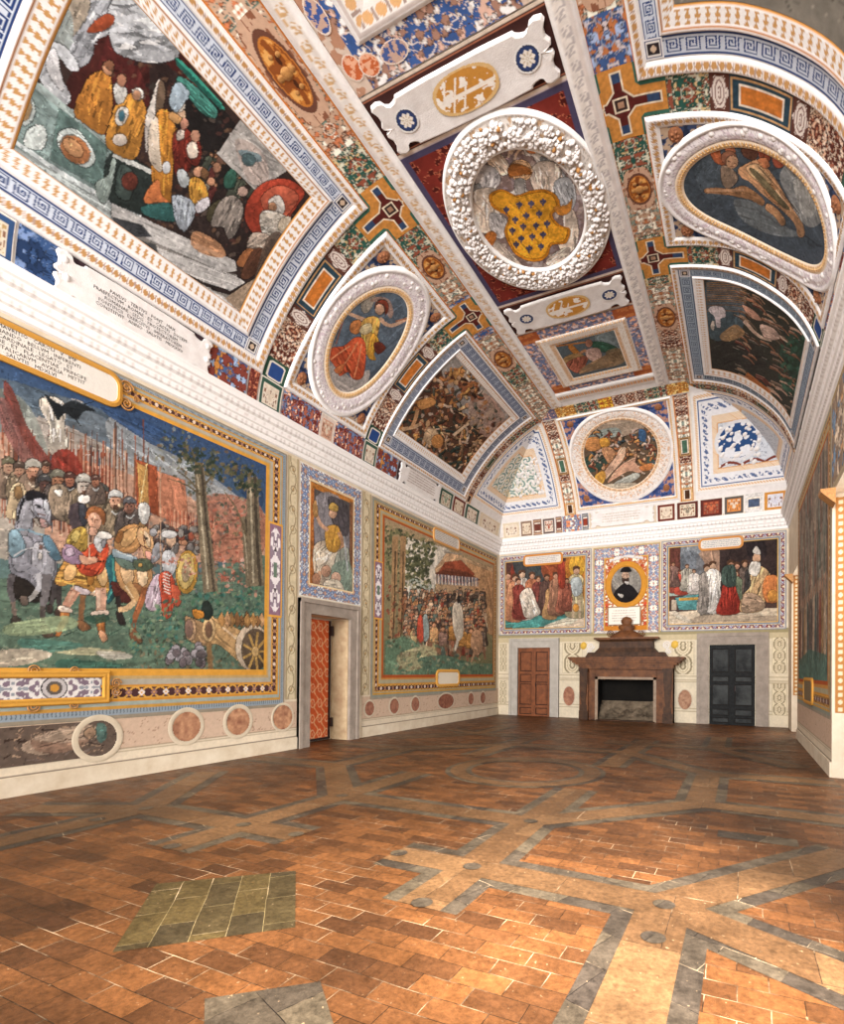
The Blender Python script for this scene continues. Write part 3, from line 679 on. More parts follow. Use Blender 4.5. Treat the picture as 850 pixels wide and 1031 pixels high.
# foreground heads at left
H=[(8,468,7,'6e6a52','b08a70'),(19,472,6.5,'5a4a40','a07860'),(33,472,9,'b9b5a8','b98468'),(46,470,5,'5a4638','b0785c'),(45,486,7.5,'4a4a4c','4f3834'),(58,482,8.5,'7a7868','b07858'),(70,482,6,'5a3a34','a86a52'),(84,487,9,'aaa79e','b9aea2'),(101,496,8.5,'4a4c48','8a6248'),(116,502,8,'c2c4c2','cf9a7c'),(130,508,7,'55555a','8a6050'),(96,484,5,'604038','a06a50')]
for x,y,r,h,s in H:
    c.px([x-r*1.3,y+r*.8,x+r*1.2,y+r*.8,x+r*1.9,y+r*4.4,x-r*1.9,y+r*4.4],c.r.choice(['6a5a50','5a504c','7a6656','4a4040','80705a']),1,fold=3)
    c.el(x,y+r*.4,r*.72,r*.95,s);c.px([x-r*.8,y,x-r*.8,y-r*.7,x,y-r*1.15,x+r*.9,y-r*.6,x+r*.8,y-.1*r,x,y-r*.35],h,1)
    for e in (-.3,.25): c.el(x+e*r+.3,y+r*.25,r*.12,r*.09,'2a1a16',ol=0,grad=0)
    c.ln([x,y+r*.25,x-.1*r,y+r*.6],.7,'8a5a44');c.ln([x-r*.2,y+r*.8,x+r*.25,y+r*.8],.8,'6a2c24')
    if r>7: c.el(x+r*.05,y+r*1.15,r*.4,r*.32,'5a4030',ol=0)
    c.ln([x-r*.7,y-r*.2,x+r*.7,y-r*.15],1,'3a2c24');c.ln([x-r*.3,y-r*.8,x+r*.2,y-r*.9],1,'e0d8c8',al=.6)
    c.ln([x-r*.5,y+r*1.6,x+r*.1,y+r*2.1,x+r*.7,y+r*1.5],1.3,c.r.choice(['d8c8b0','a88450','c0c4c4']))
runs(c,"""
F 3 c0a884 12 490 20 486 26 496 22 512 16 522 6 520 8 505
P 8a6a44 14 492 20 490 22 500 16 502
F 4 8c7a66 50 492 62 488 72 500 70 520 60 524 50 512
P e8e2d8 54 494 60 500 62 494
P e8e2da 79 500 90 500 88 506 80 506
G 4a3f48 70 510 80 506 88 512 86 530 78 536 70 528
P 3a3c44 80 508 86 510 88 522 84 530 80 520
""")
c.dabs([0,600,140,600,150,676,0,676],260,['5a7a64','46685a','7f9474','93a084','a8a488','3c5c4c'],r=(1,4),asp=.3,al=.55,rot=0)
# grey horse
runs(c,"""
P 2a2420 12 576 30 584 52 588 60 600 40 606 14 602
P 84848e 21 503 28 497 37 500 41 506 44 514 42 522 36 520 33 524 33 534 42 542 52 552 57 570 54 586 46 596 36 592 28 584 18 580 10 574 9 556 14 542 16 526 17 512
P 9a9aa2 24 506 31 504 34 512 31 526 26 540 19 548 17 534 20 518
P 94949e 12 548 22 540 32 544 34 560 26 574 14 572
P a4a4ac 34 548 46 548 54 562 52 582 42 590 34 582 32 564
P 9c9ca6 34 500 42 498 47 503 50 512 51 520 50 528 45 531 41 528 39 519 34 512
P b8bcc4 44 503 48 508 49 518 46 516 44 510
P b8908a 40 522 45 524 48 528 45 531 41 529
P 1f1e22 26 498 32 494 40 496 46 499 44 503 38 501 32 503 27 504
L 1f1e22 3 1.5 24 502 20 512 17 526
L 2c2828 1 .6 34 508 40 510 46 514
L 3a2a26 1.2 1 29 512 36 520 41 528
L 6a4030 1 1 38 517 46 519
L 6f5444 1.2 1 33 522 36 528 42 532
E 141214 39 510 1.5 1.1
E d0c8c8 46 527 .9 .8
L 7f9fb0 2.4 1.6 11 536 24 532 38 538 50 540
P 7f9fae 9 537 17 534 24 546 24 556 14 561 9 556
P 5b7e92 43 541 50 541 58 554 61 563 53 563 46 552
L c8c8cc 1.6 1 14 560 26 552 38 552 50 556
E d8d0c8 40 560 1.7 3.5
E 6a4a40 41 551 1.6 2.4
L 8e8e98 11 7 20 568 32 574 40 579
L b4b4ba 7 5 38 577 41 586 37 595
L a4a09c 5 4.5 37 595 32 602 25 605
P 6a5a50 20 601 27 601 28 608 22 609
L 6f6a6c 10 7 47 578 46 594 43 610
L 5c544f 6 5 43 610 42 626 45 634
P 5f4c3e 41 630 47 630 52 636 55 640 44 641
L 5a5456 8 5 12 578 9 592 13 606
L 77665c 5 4 13 606 14 618 17 626
P 3f362f 12 622 17 621 22 628 13 630
L 4a4444 6 4 55 584 54 600 50 612
P 3a302c 47 610 52 610 52 617 47 616
L 3f3838 6 4 60 580 59 600 59 616
P 4a3830 56 614 62 614 62 621 56 621
""")
# squire in yellow and red
runs(c,"""
L 8a5f3c 7 4 84 590 82 614 81 630
P 7d5536 77 626 84 626 91 632 82 635
F 5 c98f42 64 566 72 559 86 564 100 566 112 569 116 590 110 598 100 592 92 597 80 590 70 588 62 590 55 585
P e2b070 66 572 74 566 76 578 70 584 64 582
P b87830 88 570 94 568 94 586 88 588
P e0b478 96 572 106 572 108 584 102 590
F 3 d8b898 73 590 82 592 92 596 98 592 96 600 86 598 76 597
P c8b8bc 75 590 82 592 90 595 88 599 78 597
L cf9478 11 8 76 594 70 604 65 613
L e0b090 4 2 74 596 69 606
L d8a488 12 9 101 592 102 604 101 618
L ecc8ac 4 3 99 594 99 612
P b86c34 60 612 69 614 68 626 63 634 60 640 56 640 57 632 61 624
L d8954c 2 1 63 616 61 630
P a5622f 96 618 106 618 105 632 107 641 101 640 98 632
L d08c48 2 1 99 620 101 634
P e0c8b4 60 610 71 613 72 617 60 615
P e0c8b4 93 616 108 615 107 620 94 621
P d09870 99 636 104 636 108 643 103 646
F 4 c8472a 78 556 88 550 104 545 109 552 106 566 102 576 92 580 82 577 76 566
L e87848 3 1 100 550 101 566
L 8a2a1c 2 1 84 572 98 576
L 4a2018 1.6 1.4 79 564 92 566 105 565
F 4 b89440 68 542 74 533 84 531 89 540 87 552 80 556 70 553 67 548
P dcc068 71 540 77 534 80 538 76 546
P 9a7c96 62 556 67 548 76 552 84 560 84 566 74 568 65 564
P c8b0c4 66 554 72 552 74 558 68 560
P d8a080 80 559 88 561 96 561 98 565 90 568 82 567
P c9c9c9 97 538 108 536 107 544 101 556 95 548
P e8e4dc 96 539 104 535 113 540 106 543
P 8f8f94 102 546 107 543 104 552
P d9a384 88 521 92 515 99 516 102 522 101 529 97 534 92 532 89 527
L 5a3424 .8 .6 91 522 94 522
L 5a3424 .8 .6 96 523 99 524
L a85c48 1 .6 92 529 96 530
L b07858 1 .6 95 523 95 527
P 9a5c34 86 522 88 514 94 510 102 512 106 519 104 529 101 522 97 517 91 517 88 522
L c8884c 1.2 .6 90 514 98 512
P d8a488 91 531 97 533 96 539 90 538
L d8b898 1 1 88 530 90 562
P 2a6068 106 568 114 558 117 588 113 604 107 606 110 588
L 46948c 3 1.6 114 562 115 590 108 604
""")
# tan horse
runs(c,"""
P 5a2a24 112 586 124 590 134 594 132 606 118 604
L 2f2826 6 4 118 600 120 612 122 622
P 2f2826 117 617 122 617 126 628 120 628
P b98650 115 548 117 538 124 531 133 528 142 529 148 531 149 540 142 548 134 556 126 556 118 556
P cf9f66 122 540 130 533 138 532 136 542 128 550 122 549
P 8f5c30 116 544 120 536 124 536 121 546
P c99c6c 140 532 147 531 152 537 154 546 155 554 153 562 149 565 145 562 144 555 141 548 138 540
P e4c8a4 145 535 150 540 151 550 148 548
P d89a88 146 556 151 556 153 562 149 565
E 2a1c18 147 542 1.3 1.1
L 5a2a20 1.2 1 140 548 147 552 153 553
L 5a2a20 1 1 144 538 146 552
P a07848 139 530 143 524 146 530
P c08e5a 116 562 128 566 140 568 149 568 153 578 151 590 142 598 132 598 122 592 117 580
P dcb484 121 570 132 570 134 584 126 588
P e0c098 138 574 146 572 148 586 141 590
P 8a5c38 132 588 142 590 140 598 132 597
P 8fa4ae 114 553 124 557 137 561 137 566 124 564 114 560
L d8e0e0 1 .8 116 555 134 561
P 5f7468 116 562 134 567 136 573 124 572
P 4f5c48 134 565 148 563 154 570 146 575 138 574
E c89a50 141 569 2 2
L c29660 11 7 127 588 136 600 136 606
L d8b080 6 5 136 605 128 613 119 614
L ecd0a4 2 1 126 590 134 602
L 9a5a34 8 5 147 592 141 608 135 624
L 8a4c30 5 4 135 624 134 638 136 642
P 8a5a3c 130 634 136 634 143 646 134 648
L c87848 1.5 1 143 598 137 614
P 8a8c92 156 548 164 548 160 562 152 566
P c8c8c4 139 510 145 506 150 510 150 520 146 528 141 524
L e8e4dc 1.2 .8 142 512 145 524
E b0b0b4 154 536 3.5 4
L c8a080 1 1 161 470 162 625
""")
# shield bearer
runs(c,"""
P b9bcc0 164 556 174 556 178 568 172 580 164 574
E d8b090 172 544 5 6
E dcdcdc 170 538 8 4
F 3 c8b0c0 146 606 150 590 158 578 164 584 162 600 160 614 150 614
F 4 c24a30 160 580 170 576 176 590 174 612 170 622 164 620 162 600
P c8573a 172 590 180 592 182 606 176 610
E c59238 188 576 11 22 4
E dcbc6c 187 575 8.5 18 4
E b09a78 187 576 4 10 4
""")
for i in range(7): c.ln([164,577+i*3,171,580+i*3],1,'e8e0d4')
c.dabs([130,615,200,595,262,590,262,640,130,660],420,['2f6a5c','4a7a5c','6f8f6c','2f4f40','88a07c','3f7f74'],r=(1,3.4),al=.75)
c.dabs([150,560,262,560,262,590,205,590],120,['c08070','b0604c','7f6a58','e0b0a0'],r=(1,2.5))
c.dabs([140,640,262,640,262,675,140,675],160,['5a5a44','3c4034','7a6a50','8f8468'],r=(1,3))
for x0,x1,y0,y1,w in ((200,212,466,596,9),(246,252,520,590,5),(254,258,480,590,10)):
    c.ln([x0,y0,(x0+x1)/2-1,(y0+y1)/2,x1,y1],w,'7d6f58',w2=w*1.7);c.ln([x0+w*.25,y0,(x0+x1)/2+w*.2,(y0+y1)/2,x1+w*.4,y1],w*.3,'4f4538');c.ln([x0-w*.2,y0+9,(x0+x1)/2-w*.25,(y0+y1)/2,x1-w*.3,y1-3],w*.2,'b0a488')
for p in ([200,495,190,482,178,474],[200,480,196,462,192,450],[206,488,214,478,220,470],[248,540,240,515,226,495],[204,500,188,488,170,482]): c.ln(p,2.6,'6d6048',w2=.8)
c.dabs([180,440,262,478,262,500,230,490,180,470],150,['3c4434','5a5c40','7c6a44','29382c'],r=(1.5,4),al=.8)
# cannon, wheel, shot
runs(c,"""
P b08a60 186 622 192 622 214 634 212 650 192 646 188 636
P c09a74 188 624 196 626 196 642 189 644 186 634
E 8f6f60 190 633 4 9 0
P c69c66 206 620 216 622 250 642 250 672 222 650 210 646
E d8b27c 210 634 6.5 12 0
E 7a5a44 210 634 3.5 8 0
L e8c8a0 2 1.5 222 630 244 648
L 8a6a44 5 5 210 646 212 676
""")
c.el(254,652,17,24,'c9b49a');c.el(257,654,14,21,'5a4a3a')
for k in range(9): a=k*.7; c.ln([257,656,257+13*math.cos(a),656+20*math.sin(a)],2.4,'b8904c')
c.el(257,656,3.5,5,'d8b070')
for i in range(22): x=c.r.uniform(166,206);y=c.r.uniform(650,668);c.el(x,y,c.r.uniform(3.4,5),c.r.uniform(3.6,5),c.r.choice(['6f6468','8a8084','5a5254','a09aa0']))
for i in range(14): x=c.r.uniform(218,262);c.px([x,624,x+4,618+c.r.uniform(-4,4),x+8,626,x+4,632],c.r.choice(['b08048','8a6038','c89868']),0)
runs(c,"""
P 26302c 204 608 210 606 214 616 210 624 204 620
P d88a30 194 614 204 616 204 622 196 622
G 8fa078 10 628 60 620 78 626 70 634 30 640 4 638
G b8b088 50 650 100 653 126 657 96 660 56 657
G 4f7f70 20 643 70 646 84 650 60 656 26 654
G d0bca4 -5 656 30 653 52 658 44 664 20 670 -5 670
G c8c0b0 96 656 120 656 134 662 110 664
G 3c6858 60 664 100 666 128 670 100 674 60 674
G 2f4f40 84 622 104 618 110 624 96 628
L 3c5c4c 2 .6 108 640 122 633
L 2c4438 2 .6 64 640 78 634
""")
c.build('picture',M,h=.006)
# cartouche with inscription, top
t=c=None
def cart_shape(sf,u0,u1,v0,v1,parent,h,frame='be8a3c',face='d9d3ca',lip=.07,rr=.12,name='cartouche'):
    n=10
    def outline(d):
        P=[];a0,a1,b0,b1=u0-d,u1+d,v0-d,v1+d;r=rr+d
        for (cx,cy,s) in ((a1-r,b1-r,0),(a0+r,b1-r,90),(a0+r,b0+r,180),(a1-r,b0+r,270)):
            for k in range(n): t=math.radians(s+90*k/(n-1));P.append((cx+r*math.cos(t),cy+r*math.sin(t)))
        return np.array(P)
    mb=MB();rings=[(lip,0,frame),(lip,.03,frame),(lip*.4,.04,frame),(0,.03,frame),(0,.022,face)];N=4*n
    for k,(d,hh,cl) in enumerate(rings):
        p=outline(d);mb.V.append(sf.pos(p[:,0],p[:,1],h+hh));mb.C.append(np.broadcast_to(hx(cl),(N,3)));
        if k:
            a=np.arange(N);b=(a+1)%N;mb.Q.append(np.stack([(k-1)*N+a,(k-1)*N+b,k*N+b,k*N+a],1))
    mb.n=5*N
    uc,vc=(u0+u1)/2,(v0+v1)/2;mb.add(sf.pos([uc],[vc],h+.022),[],face) if False else None
    mb.V.append(sf.pos(np.array([uc]),np.array([vc]),np.array([h+.022])));mb.C.append(hx(face)[None]);a=np.arange(N);mb.Q.append(np.stack([4*N+a,4*N+(a+1)%N,0*a+5*N,0*a+5*N],1))
    return mb.build(name,FRF,parent)
def marks(sf,u0,u1,v0,v1,rows,parent,h,col='7a706c'):
    """rows of illegible tiny lettering"""
    mb=MB();r=random.Random(int(u0*100));dv=(v1-v0)/rows
    for k in range(rows):
        v=v0+dv*(k+.3);u=u0+r.uniform(0,.06)
        while u<u1-r.uniform(0,.1):
            w_=r.uniform(.008,.03);mb.add(sf.pos(np.array([u,u+w_,u+w_,u]),np.array([v,v,v+dv*.42,v+dv*.42]),h),[(0,1,2,3)]);u+=w_+r.uniform(.006,.03)
    return mb.build('lettering',mat('letter_paint_'+col,col,rough=.8),parent)
q=cart_shape(LW,2.2,4.55,5.37,5.74,M,.012)
tx=chr(10).join(("FRIDERICVS · MAVRITIO · CAROLI · V · IMP","ATQVE · FERDINANDO · BELLVM · INFERENTI","FARNESIO · CARDINALE · LEGATO · ET","OCTAVIO · PARMAE · ET · PLACENTIAE · PRINCIPE","DVCE · MAGNA · ITALICARVM · AVXILIA · MITTIT","ANNO · SALVTIS · MDXLVI"))
text_on(LW,tx,3.42,5.56,.066,q,h=.036,name='lettering')
def scrollwork(sf,pts,parent,col=OCH,h=.02,name='scroll'):
    for (u,v,r,s) in pts:
        mb=MB();th=np.linspace(0,4*math.pi,40);R=r*(1-th/(4.6*math.pi));cu=u+R*np.cos(th*s);cv=v+R*np.sin(th*s);w_=r*.13
        V=[]
        for k in range(40):
            ct,st=math.cos(th[k]*s),math.sin(th[k]*s)
            for e,hh in ((-1,0),(-.5,.8),(.5,.8),(1,0)): V.append(sf.pos(cu[k]+ct*w_*e,cv[k]+st*w_*e,h+hh*r*.2))
        Q=[(4*i+j,4*i+4+j,4*i+5+j,4*i+1+j) for i in range(39) for j in range(3)];mb.add(V,Q);mb.build(name,col,parent,smooth=True)
scrollwork(LW,[(4.68,5.68,.1,1),(4.68,5.45,.1,-1),(4.82,5.57,.05,1)],M,name='scroll_ornament')
# bottom panel cartouche
def fn(A,c_,W,L):
    b=fill(A,'d9d6d4');x=A-.9+.0;y=(c_-.5)*W;
    r=np.hypot(x-.35,y);b=mixc(b,r<.15,'3a3436');b=mixc(b,r<.135,'b9b4b4');b=mixc(b,r<.09,'5a5450');b=mixc(b,r<.05,'c08a3c')
    n=fbm(np.abs(x-.35)*16,np.abs(y)*16,7,2);b=mixc(b,(r>.17)&(n>.56),'7a6a78');b=mixc(b,(r>.17)&(n<.36),'8a9098');b=mixc(b,(abs(abs(x-.35)-.72)<.1)&(abs(y)<.12),'d89a3c');return b
p=strip('bottom_cartouche',LW,(2.6,1.2),(4.4,1.2),(0,.26),fn,M,h=.014,res=.012)
rframe('cartouche_frame',LW,2.5,4.52,1.1,1.56,(.1,.1,.1,.1),P_flat('c4903c'),M,h=.012,hp=([0,.15,.5,.85,1],[0,.03,.02,.03,0]),res=.04)
scrollwork(LW,[(3.62,1.56,.07,1),(4.08,1.56,.07,-1),(3.62,1.1,.07,-1),(4.08,1.1,.07,1),(4.6,1.38,.07,1),(4.6,1.26,.07,-1)],M,name='scroll_ornament')
def side_cart(sf,u0,u1,v0,v1,parent,h=.012,edge='d8a048'):
    def fn(U,V):
        x=(U-(u0+u1)/2)/(u1-u0);y=(V-(v0+v1)/2)/(v1-v0);b=fill(U,'8a6a7c')*(.9+.2*fbm(U*20,V*20,3)[...,None])
        ins=(abs(x)<.34-.1*np.cos(y*2*np.pi*2.5)*.5)&(abs(y)<.46-.25*abs(x)) ;b=mixc(b,ins,'e9e2e4')
        n=fbm(abs(x)*8,abs(y)*22,4,2);b=mixc(b,ins&(n>.6),'8f7f8c');b=mixc(b,(abs(x)<.14)&(abs(y)<.08),'6a7c6c');b=mixc(b,(abs(x)<.1*abs(np.cos(y*18)))&(abs(abs(y)-.25)<.06),'5a4f54')
        b=mixc(b,(abs(x)>.42)|(abs(y)>.475),edge);return b
    return patch('side_cartouche',sf,u0,u1,v0,v1,fn,parent,h=h,res=.012)
side_cart(LW,7.26,7.6,2.6,4.42,M)
# ---- arrival mural (second)
M=thing('wall_mural','tall crowded procession mural with tree and red canopy, right of the red door','mural',LW.pos(14,.9,0))
rframe('painted_border',LW,10.35,17.62,.88,5.84,(.5,.3,.6,.4),B1s,M,h=.008,res=.02,resc=.014)
c=Canvas(LW,10.84,17.33,1.46,5.46,.018,base='6a6a48',top='a8906c',sd=2)
runs(c,"""
S cdc4b4 406 540 450 552 458 560 440 580 436 600 430 615 406 612
S b0906c 438 572 452 556 496 572 496 640 440 622
S c8a078 438 574 450 556 466 560 455 566 442 580
S b58a60 470 566 496 576 496 640 478 630
S 96462c 440 578 448 566 464 564 478 578 470 588 446 586
S 6c3826 438 577 452 572 470 576 484 584 470 587 444 582
L 8f8478 1.5 1 447 556 466 558
""")
for i in range(26): x=438+i*1.7; c.ln([x,578+i*.15,x+.4,588+i*.1],.9,['e0d8d0','6f7c8c'][i%2])
c.dabs([388,528,440,548,432,575,425,600,405,590,388,570],420,['4a4f34','6b6c48','3a4030','8a8458','565a3c'],r=(1.2,3),al=.85)
c.dabs([408,560,428,560,434,590,420,596,410,580],120,['3a3f2c','55583a'],r=(1,2.6))
c.dabs([410,580,440,590,438,604,412,600],60,['b0b8b0','8f9c90','d8d4c4'],r=(1,2.2))
for x,w_ in ((396,6),(404,6)): c.ln([x+2,540,x,620,x-4,665],w_,'a07c54',w2=w_*.8);c.ln([x+2,555,x+1,620,x-2,665],1.4,'54402c')
pal=['8a5a3c','b07a4c','6a5a4c','c0a080','8c3c2c','5c6a60','d0b090','4c3c34','a8684c','b09a6c']
for row in range(9):
    for i in range(22):
        x=409+i*3.7+c.r.uniform(-1.5,1.5);y=600+row*6+c.r.uniform(-2,2)
        if x>492 or y>648: continue
        c.fig(x,y+12,19+row*.6,c.r.choice(pal),helm=c.r.choice(['4a3c34','6a6460','8a7058','3a3430']),fold=2,skin='b98a68')
for x,y in ((428,652),(437,660),(446,664),(456,658),(466,664),(474,666),(484,664)): c.fig(x,y,34,c.r.choice(['b07a3c','8a6a5c','c09060','6c5c54']),legs='8a6048')
runs(c,"""
P c9bca8 456 610 462 606 466 618 466 640 460 644 456 630
L d0c4b0 3 2 462 640 458 655
P b58a68 476 636 484 636 486 652 480 660 474 650
L b58a68 2.5 1.5 478 656 474 668
P 8c9a98 426 622 430 620 432 640 427 645
P c04a34 421 622 425 622 426 646 420 644
S 5f7a60 388 645 410 640 425 652 450 662 480 668 496 668 496 686 388 686
G a8a078 400 660 430 650 440 664 410 676
G 4f6a58 420 664 450 660 470 672 440 680
""")
c.dabs([388,640,430,640,492,668,492,682,388,682],160,['5a7a60','3f5a48','8f8f68','b0a484','6f5a44'],r=(1,3),al=.6)
for i in range(18): c.el(c.r.uniform(440,480),c.r.uniform(597,606),1.5,2,c.r.choice(['3a302c','5a4a40','2c2a2a']))
c.dabs([388,590,404,590,408,640,392,650],60,['4a3c2c','6a5a40','8a4030'],r=(1,2.4))
c.build('picture',M,h=.006,gain=1.02)
q=cart_shape(LW,13.2,14.65,5.44,5.74,M,.012,frame='d09a5c',rr=.08);marks(LW,13.25,14.6,5.44,5.74,6,q,.036)
q=cart_shape(LW,13.45,14.7,1.2,1.55,M,.012,frame='d8a04c',face='e6dcc8',lip=.09,rr=.1,name='bottom_cartouche');scrollwork(LW,[(13.4,1.38,.1,1),(14.75,1.38,.1,-1)],M,name='scroll_ornament')
side_cart(LW,10.45,10.8,2.85,4.3,M)
# ---- Mars-like seated warrior over the door
M=thing('wall_mural','seated armed figure mural framed in blue above the red door','mural',LW.pos(9,3.05,0))
GB=P_bands([(0,.06,'e2dccf'),(.06,.9,P_grot('6f84a8',['b8bcc0','9a7a68'],sc=26,sd=4)),(.9,1,'e0c9a0')])
rframe('blue_border',LW,8.03,9.96,3.1,5.84,.3,GB,M,h=.01,res=.014)
c=Canvas(LW,8.31,9.68,3.38,5.53,.012,base='6f5f58',top='57504e',sd=3)
runs(c,"""
S b9692c 311 484 316 488 316 594 311 592
S c67a30 311 484 357 502 357 508 311 490
S 8a5a3a 352 505 356 507 356 600 352 598
G 8f8a90 318 500 345 505 350 560 320 560
G 4a4448 330 500 350 510 350 540 336 530
F 3 c9b49c 316 550 330 545 336 560 330 585 322 588 316 575
F 4 d8c8b0 318 556 332 548 344 556 338 572 330 584 320 572
L c89a78 4 3 322 575 320 590
P d49a3c 328 532 340 530 343 546 338 556 329 552
L d0a080 4 3 330 534 322 528 318 516
L c8946c 4 3 341 536 346 548 342 556
E d0a080 335 517 4 5
P c8a04c 331 512 334 506 340 510 339 515
P b98a50 315 508 318 504 320 518 316 520
F 3 8f9488 338 560 350 552 352 585 344 596 336 588
G 7f9484 334 570 352 566 354 598 334 598
E b58a70 328 575 5 6
E c8a088 338 582 5 6
P c9bda8 326 586 340 584 346 596 330 597
E a8785c 318 583 4 6
L b0b4b8 1.4 1.4 346 540 350 575
""")
c.build('picture',M,h=.008)
# ---- scroll pilaster strips
for k,(a,b,l) in enumerate(((7.72,7.99,'left of the blue framed seated figure'),(10.0,10.3,'right of the blue framed seated figure'))):
    o=strip('painted_pilaster',LW,(a+.0,1.0),(a,5.85),(b-a,0),P_bands([(0,.12,'a89878'),(.12,.88,P_scroll('cdbfa0','958468','b08a54',gap=.4)),(.88,1,'a89878')]),h=.009,res=.014)
    tag(o,'cream painted pilaster of scrolling leaves, '+l,'pilaster')
# ================================================================= DOOR IN THE LEFT WALL
def jambframe(sf,u0,u1,z1,w,parent,m,name='door_surround',d=.05):
    mb=MB()
    def bx(a,b,c0,c1,dd):
        P=sf.pos(np.array([a,a,a,a,b,b,b,b]),np.array([c0,c1,c0,c1,c0,c1,c0,c1]),np.array([-.02,-.02,dd,dd]*2))
        mb.add(P,[(0,1,3,2),(4,6,7,5),(0,4,5,1),(2,3,7,6),(0,2,6,4),(1,5,7,3)])
    bx(u0-w,u0,0,z1+w,d);bx(u1,u1+w,0,z1+w,d);bx(u0,u1,z1,z1+w,d)
    bx(u0-w*1.0,u0-w*.72,0,z1+w,d+.025);bx(u1+w*.72,u1+w,0,z1+w,d+.025);bx(u0-w,u1+w,z1+w*.72,z1+w*1.02,d+.03)
    return mb.build(name,m,parent)
D1=solid('door_1',[(XL-.5,XL-.44,8.36,9.44,.02,2.72)],mat('red_damask','c4512a',rough=.6,noise=1,col2='b24422',nscale=10))
def fn(U,V):
    b=fill(U,'cf5f36');x=U/.22;y=V/.34;k=np.abs(np.sin(np.pi*x))*.5+np.abs(np.cos(np.pi*y))*.5
    s=np.abs(((x+.25*np.sin(y*6.28))%1)-.5);b=mixc(b,(s>.42),'e0a878');r=np.hypot((x%1)-.5,(y%1)-.5);b=mixc(b,(r<.3)&(r>.22),'e2b088');b=mixc(b,r<.1,'d88a60')
    return b*(.92+.16*fbm(U*20,V*20,3)[...,None])
class OffL(Plane): pass
sfd=Plane('L',XL-.436)
o=patch('damask_cloth',sfd,8.38,9.42,.04,2.7,fn,D1,res=.014)
mb=MB();mb.box(XL-.44,XL-.41,8.36,9.44,.02,.07);mb.box(XL-.44,XL-.41,8.36,8.41,.02,2.72);mb.box(XL-.44,XL-.41,9.39,9.44,.02,2.72);mb.box(XL-.43,XL-.39,8.42,8.62,1.38,1.41);mb.build('iron_trim',mat('iron','3a3030',rough=.5,metal=.6),D1)
mb=MB();mb.box(XL-.42,XL-.36,9.40,9.47,2.38,2.6);mb.box(XL-.42,XL-.36,9.40,9.47,.3,.5);mb.build('hinge',mat('iron','3a3030'),D1)
jambframe(LW,8.32,9.55,2.76,.3,D1,GREYST,d=.07)
mb=MB();mb.box(XL-.48,XL,9.53,9.552,.0,2.74);mb.box(XL-.48,XL,8.32,8.34,.0,2.74);mb.build('plaster_reveal',mat('reveal_plaster','cdb995',rough=.9,noise=1,col2='a88c6c',nscale=4),D1)
# ================================================================= BACK WALL
def fn(A,c,W,L):
    z=c*W;u=A+XL;b=fill(A,'dccfb6')*(.94+.1*fbm(A*4,z*4,2)[...,None])
    for v in (.36,.44,1.3,1.36,1.48): b=mixc(b,abs(z-v)<.012,'b0a084')
    b=mixc(b,(z>2.62)&(z<2.8),'c3b493');b=mixc(b,(z>2.8),'9a8f6c');return b
o=strip('wall_back_paint',BW,(XL,0.01),(XR,.01),(0,2.95),lambda A,c,W,L:fn(A,c,W,L),h=.003,res=.03);o.name='trim_2';o['kind']='structure'
# cut where fireplace/doors open
def cut(o,rects):
    me=o.data;import bmesh
    bm=bmesh.new();bm.from_mesh(me)
    kill=[f for f in bm.faces if any(a<f.calc_center_median().x<b and f.calc_center_median().z<z for a,b,z in rects)]
    bmesh.ops.delete(bm,geom=kill,context='FACES');bm.to_mesh(me);bm.free()
cut(o,[(-7.36,-6.12,2.44),(-4.48,-2.42,1.5),(-.88,.4,2.46)])
def vinepanel(u0,u1,v0,v1,label,grp='painted vine panels by the doors and fireplace'):
    def fn(U,V):
        x=(U-(u0+u1)/2);y=(V-(v0+v1)/2);b=fill(U,'ddd0b4');w=(u1-u0);cy=np.abs(((V-v0)/(w*.9))%1-.5)*w*.9
        r=np.hypot(np.abs(x),cy);th=np.arctan2(cy,np.abs(x));b=mixc(b,(np.sin(r/w*22-th*2)>.55)&(r<w*.48),'8f8268');b=mixc(b,(np.sin(r/w*22-th*2)<-.85)&(r<w*.48),'b8a88a')
        b=mixc(b,(np.minimum(U-u0,u1-U)<.02)|(np.minimum(V-v0,v1-V)<.02),'a89a7c');return b
    tag(patch('vine_fresco',BW,u0,u1,v0,v1,fn,h=.008,res=.02),label,'panel',grp)
vinepanel(-8.1,-7.8,1.6,2.6,'upper vine panel between the left corner and the brown door')
vinepanel(-8.1,-7.8,.4,1.25,'lower vine panel between the left corner and the brown door')
vinepanel(-5.68,-4.95,1.55,2.6,'vine panel between the brown door and the fireplace')
vinepanel(-2.0,-1.33,1.55,2.6,'vine panel between the fireplace and the black door')
vinepanel(.86,1.25,1.6,2.68,'upper vine panel between the black door and the right corner')
vinepanel(.86,1.25,.35,1.3,'lower vine panel between the black door and the right corner')
roundel(BW,-5.43,.75,.2,.03,'oval brown medallion between the brown door and the fireplace','oval medallions beside the fireplace',cols=('7a4c40','b08468'),rv=.33,sd=2)
roundel(BW,-1.6,.74,.2,.03,'oval brown medallion between the fireplace and the black door','oval medallions beside the fireplace',cols=('7a5444','b89478'),rv=.31,sd=6)
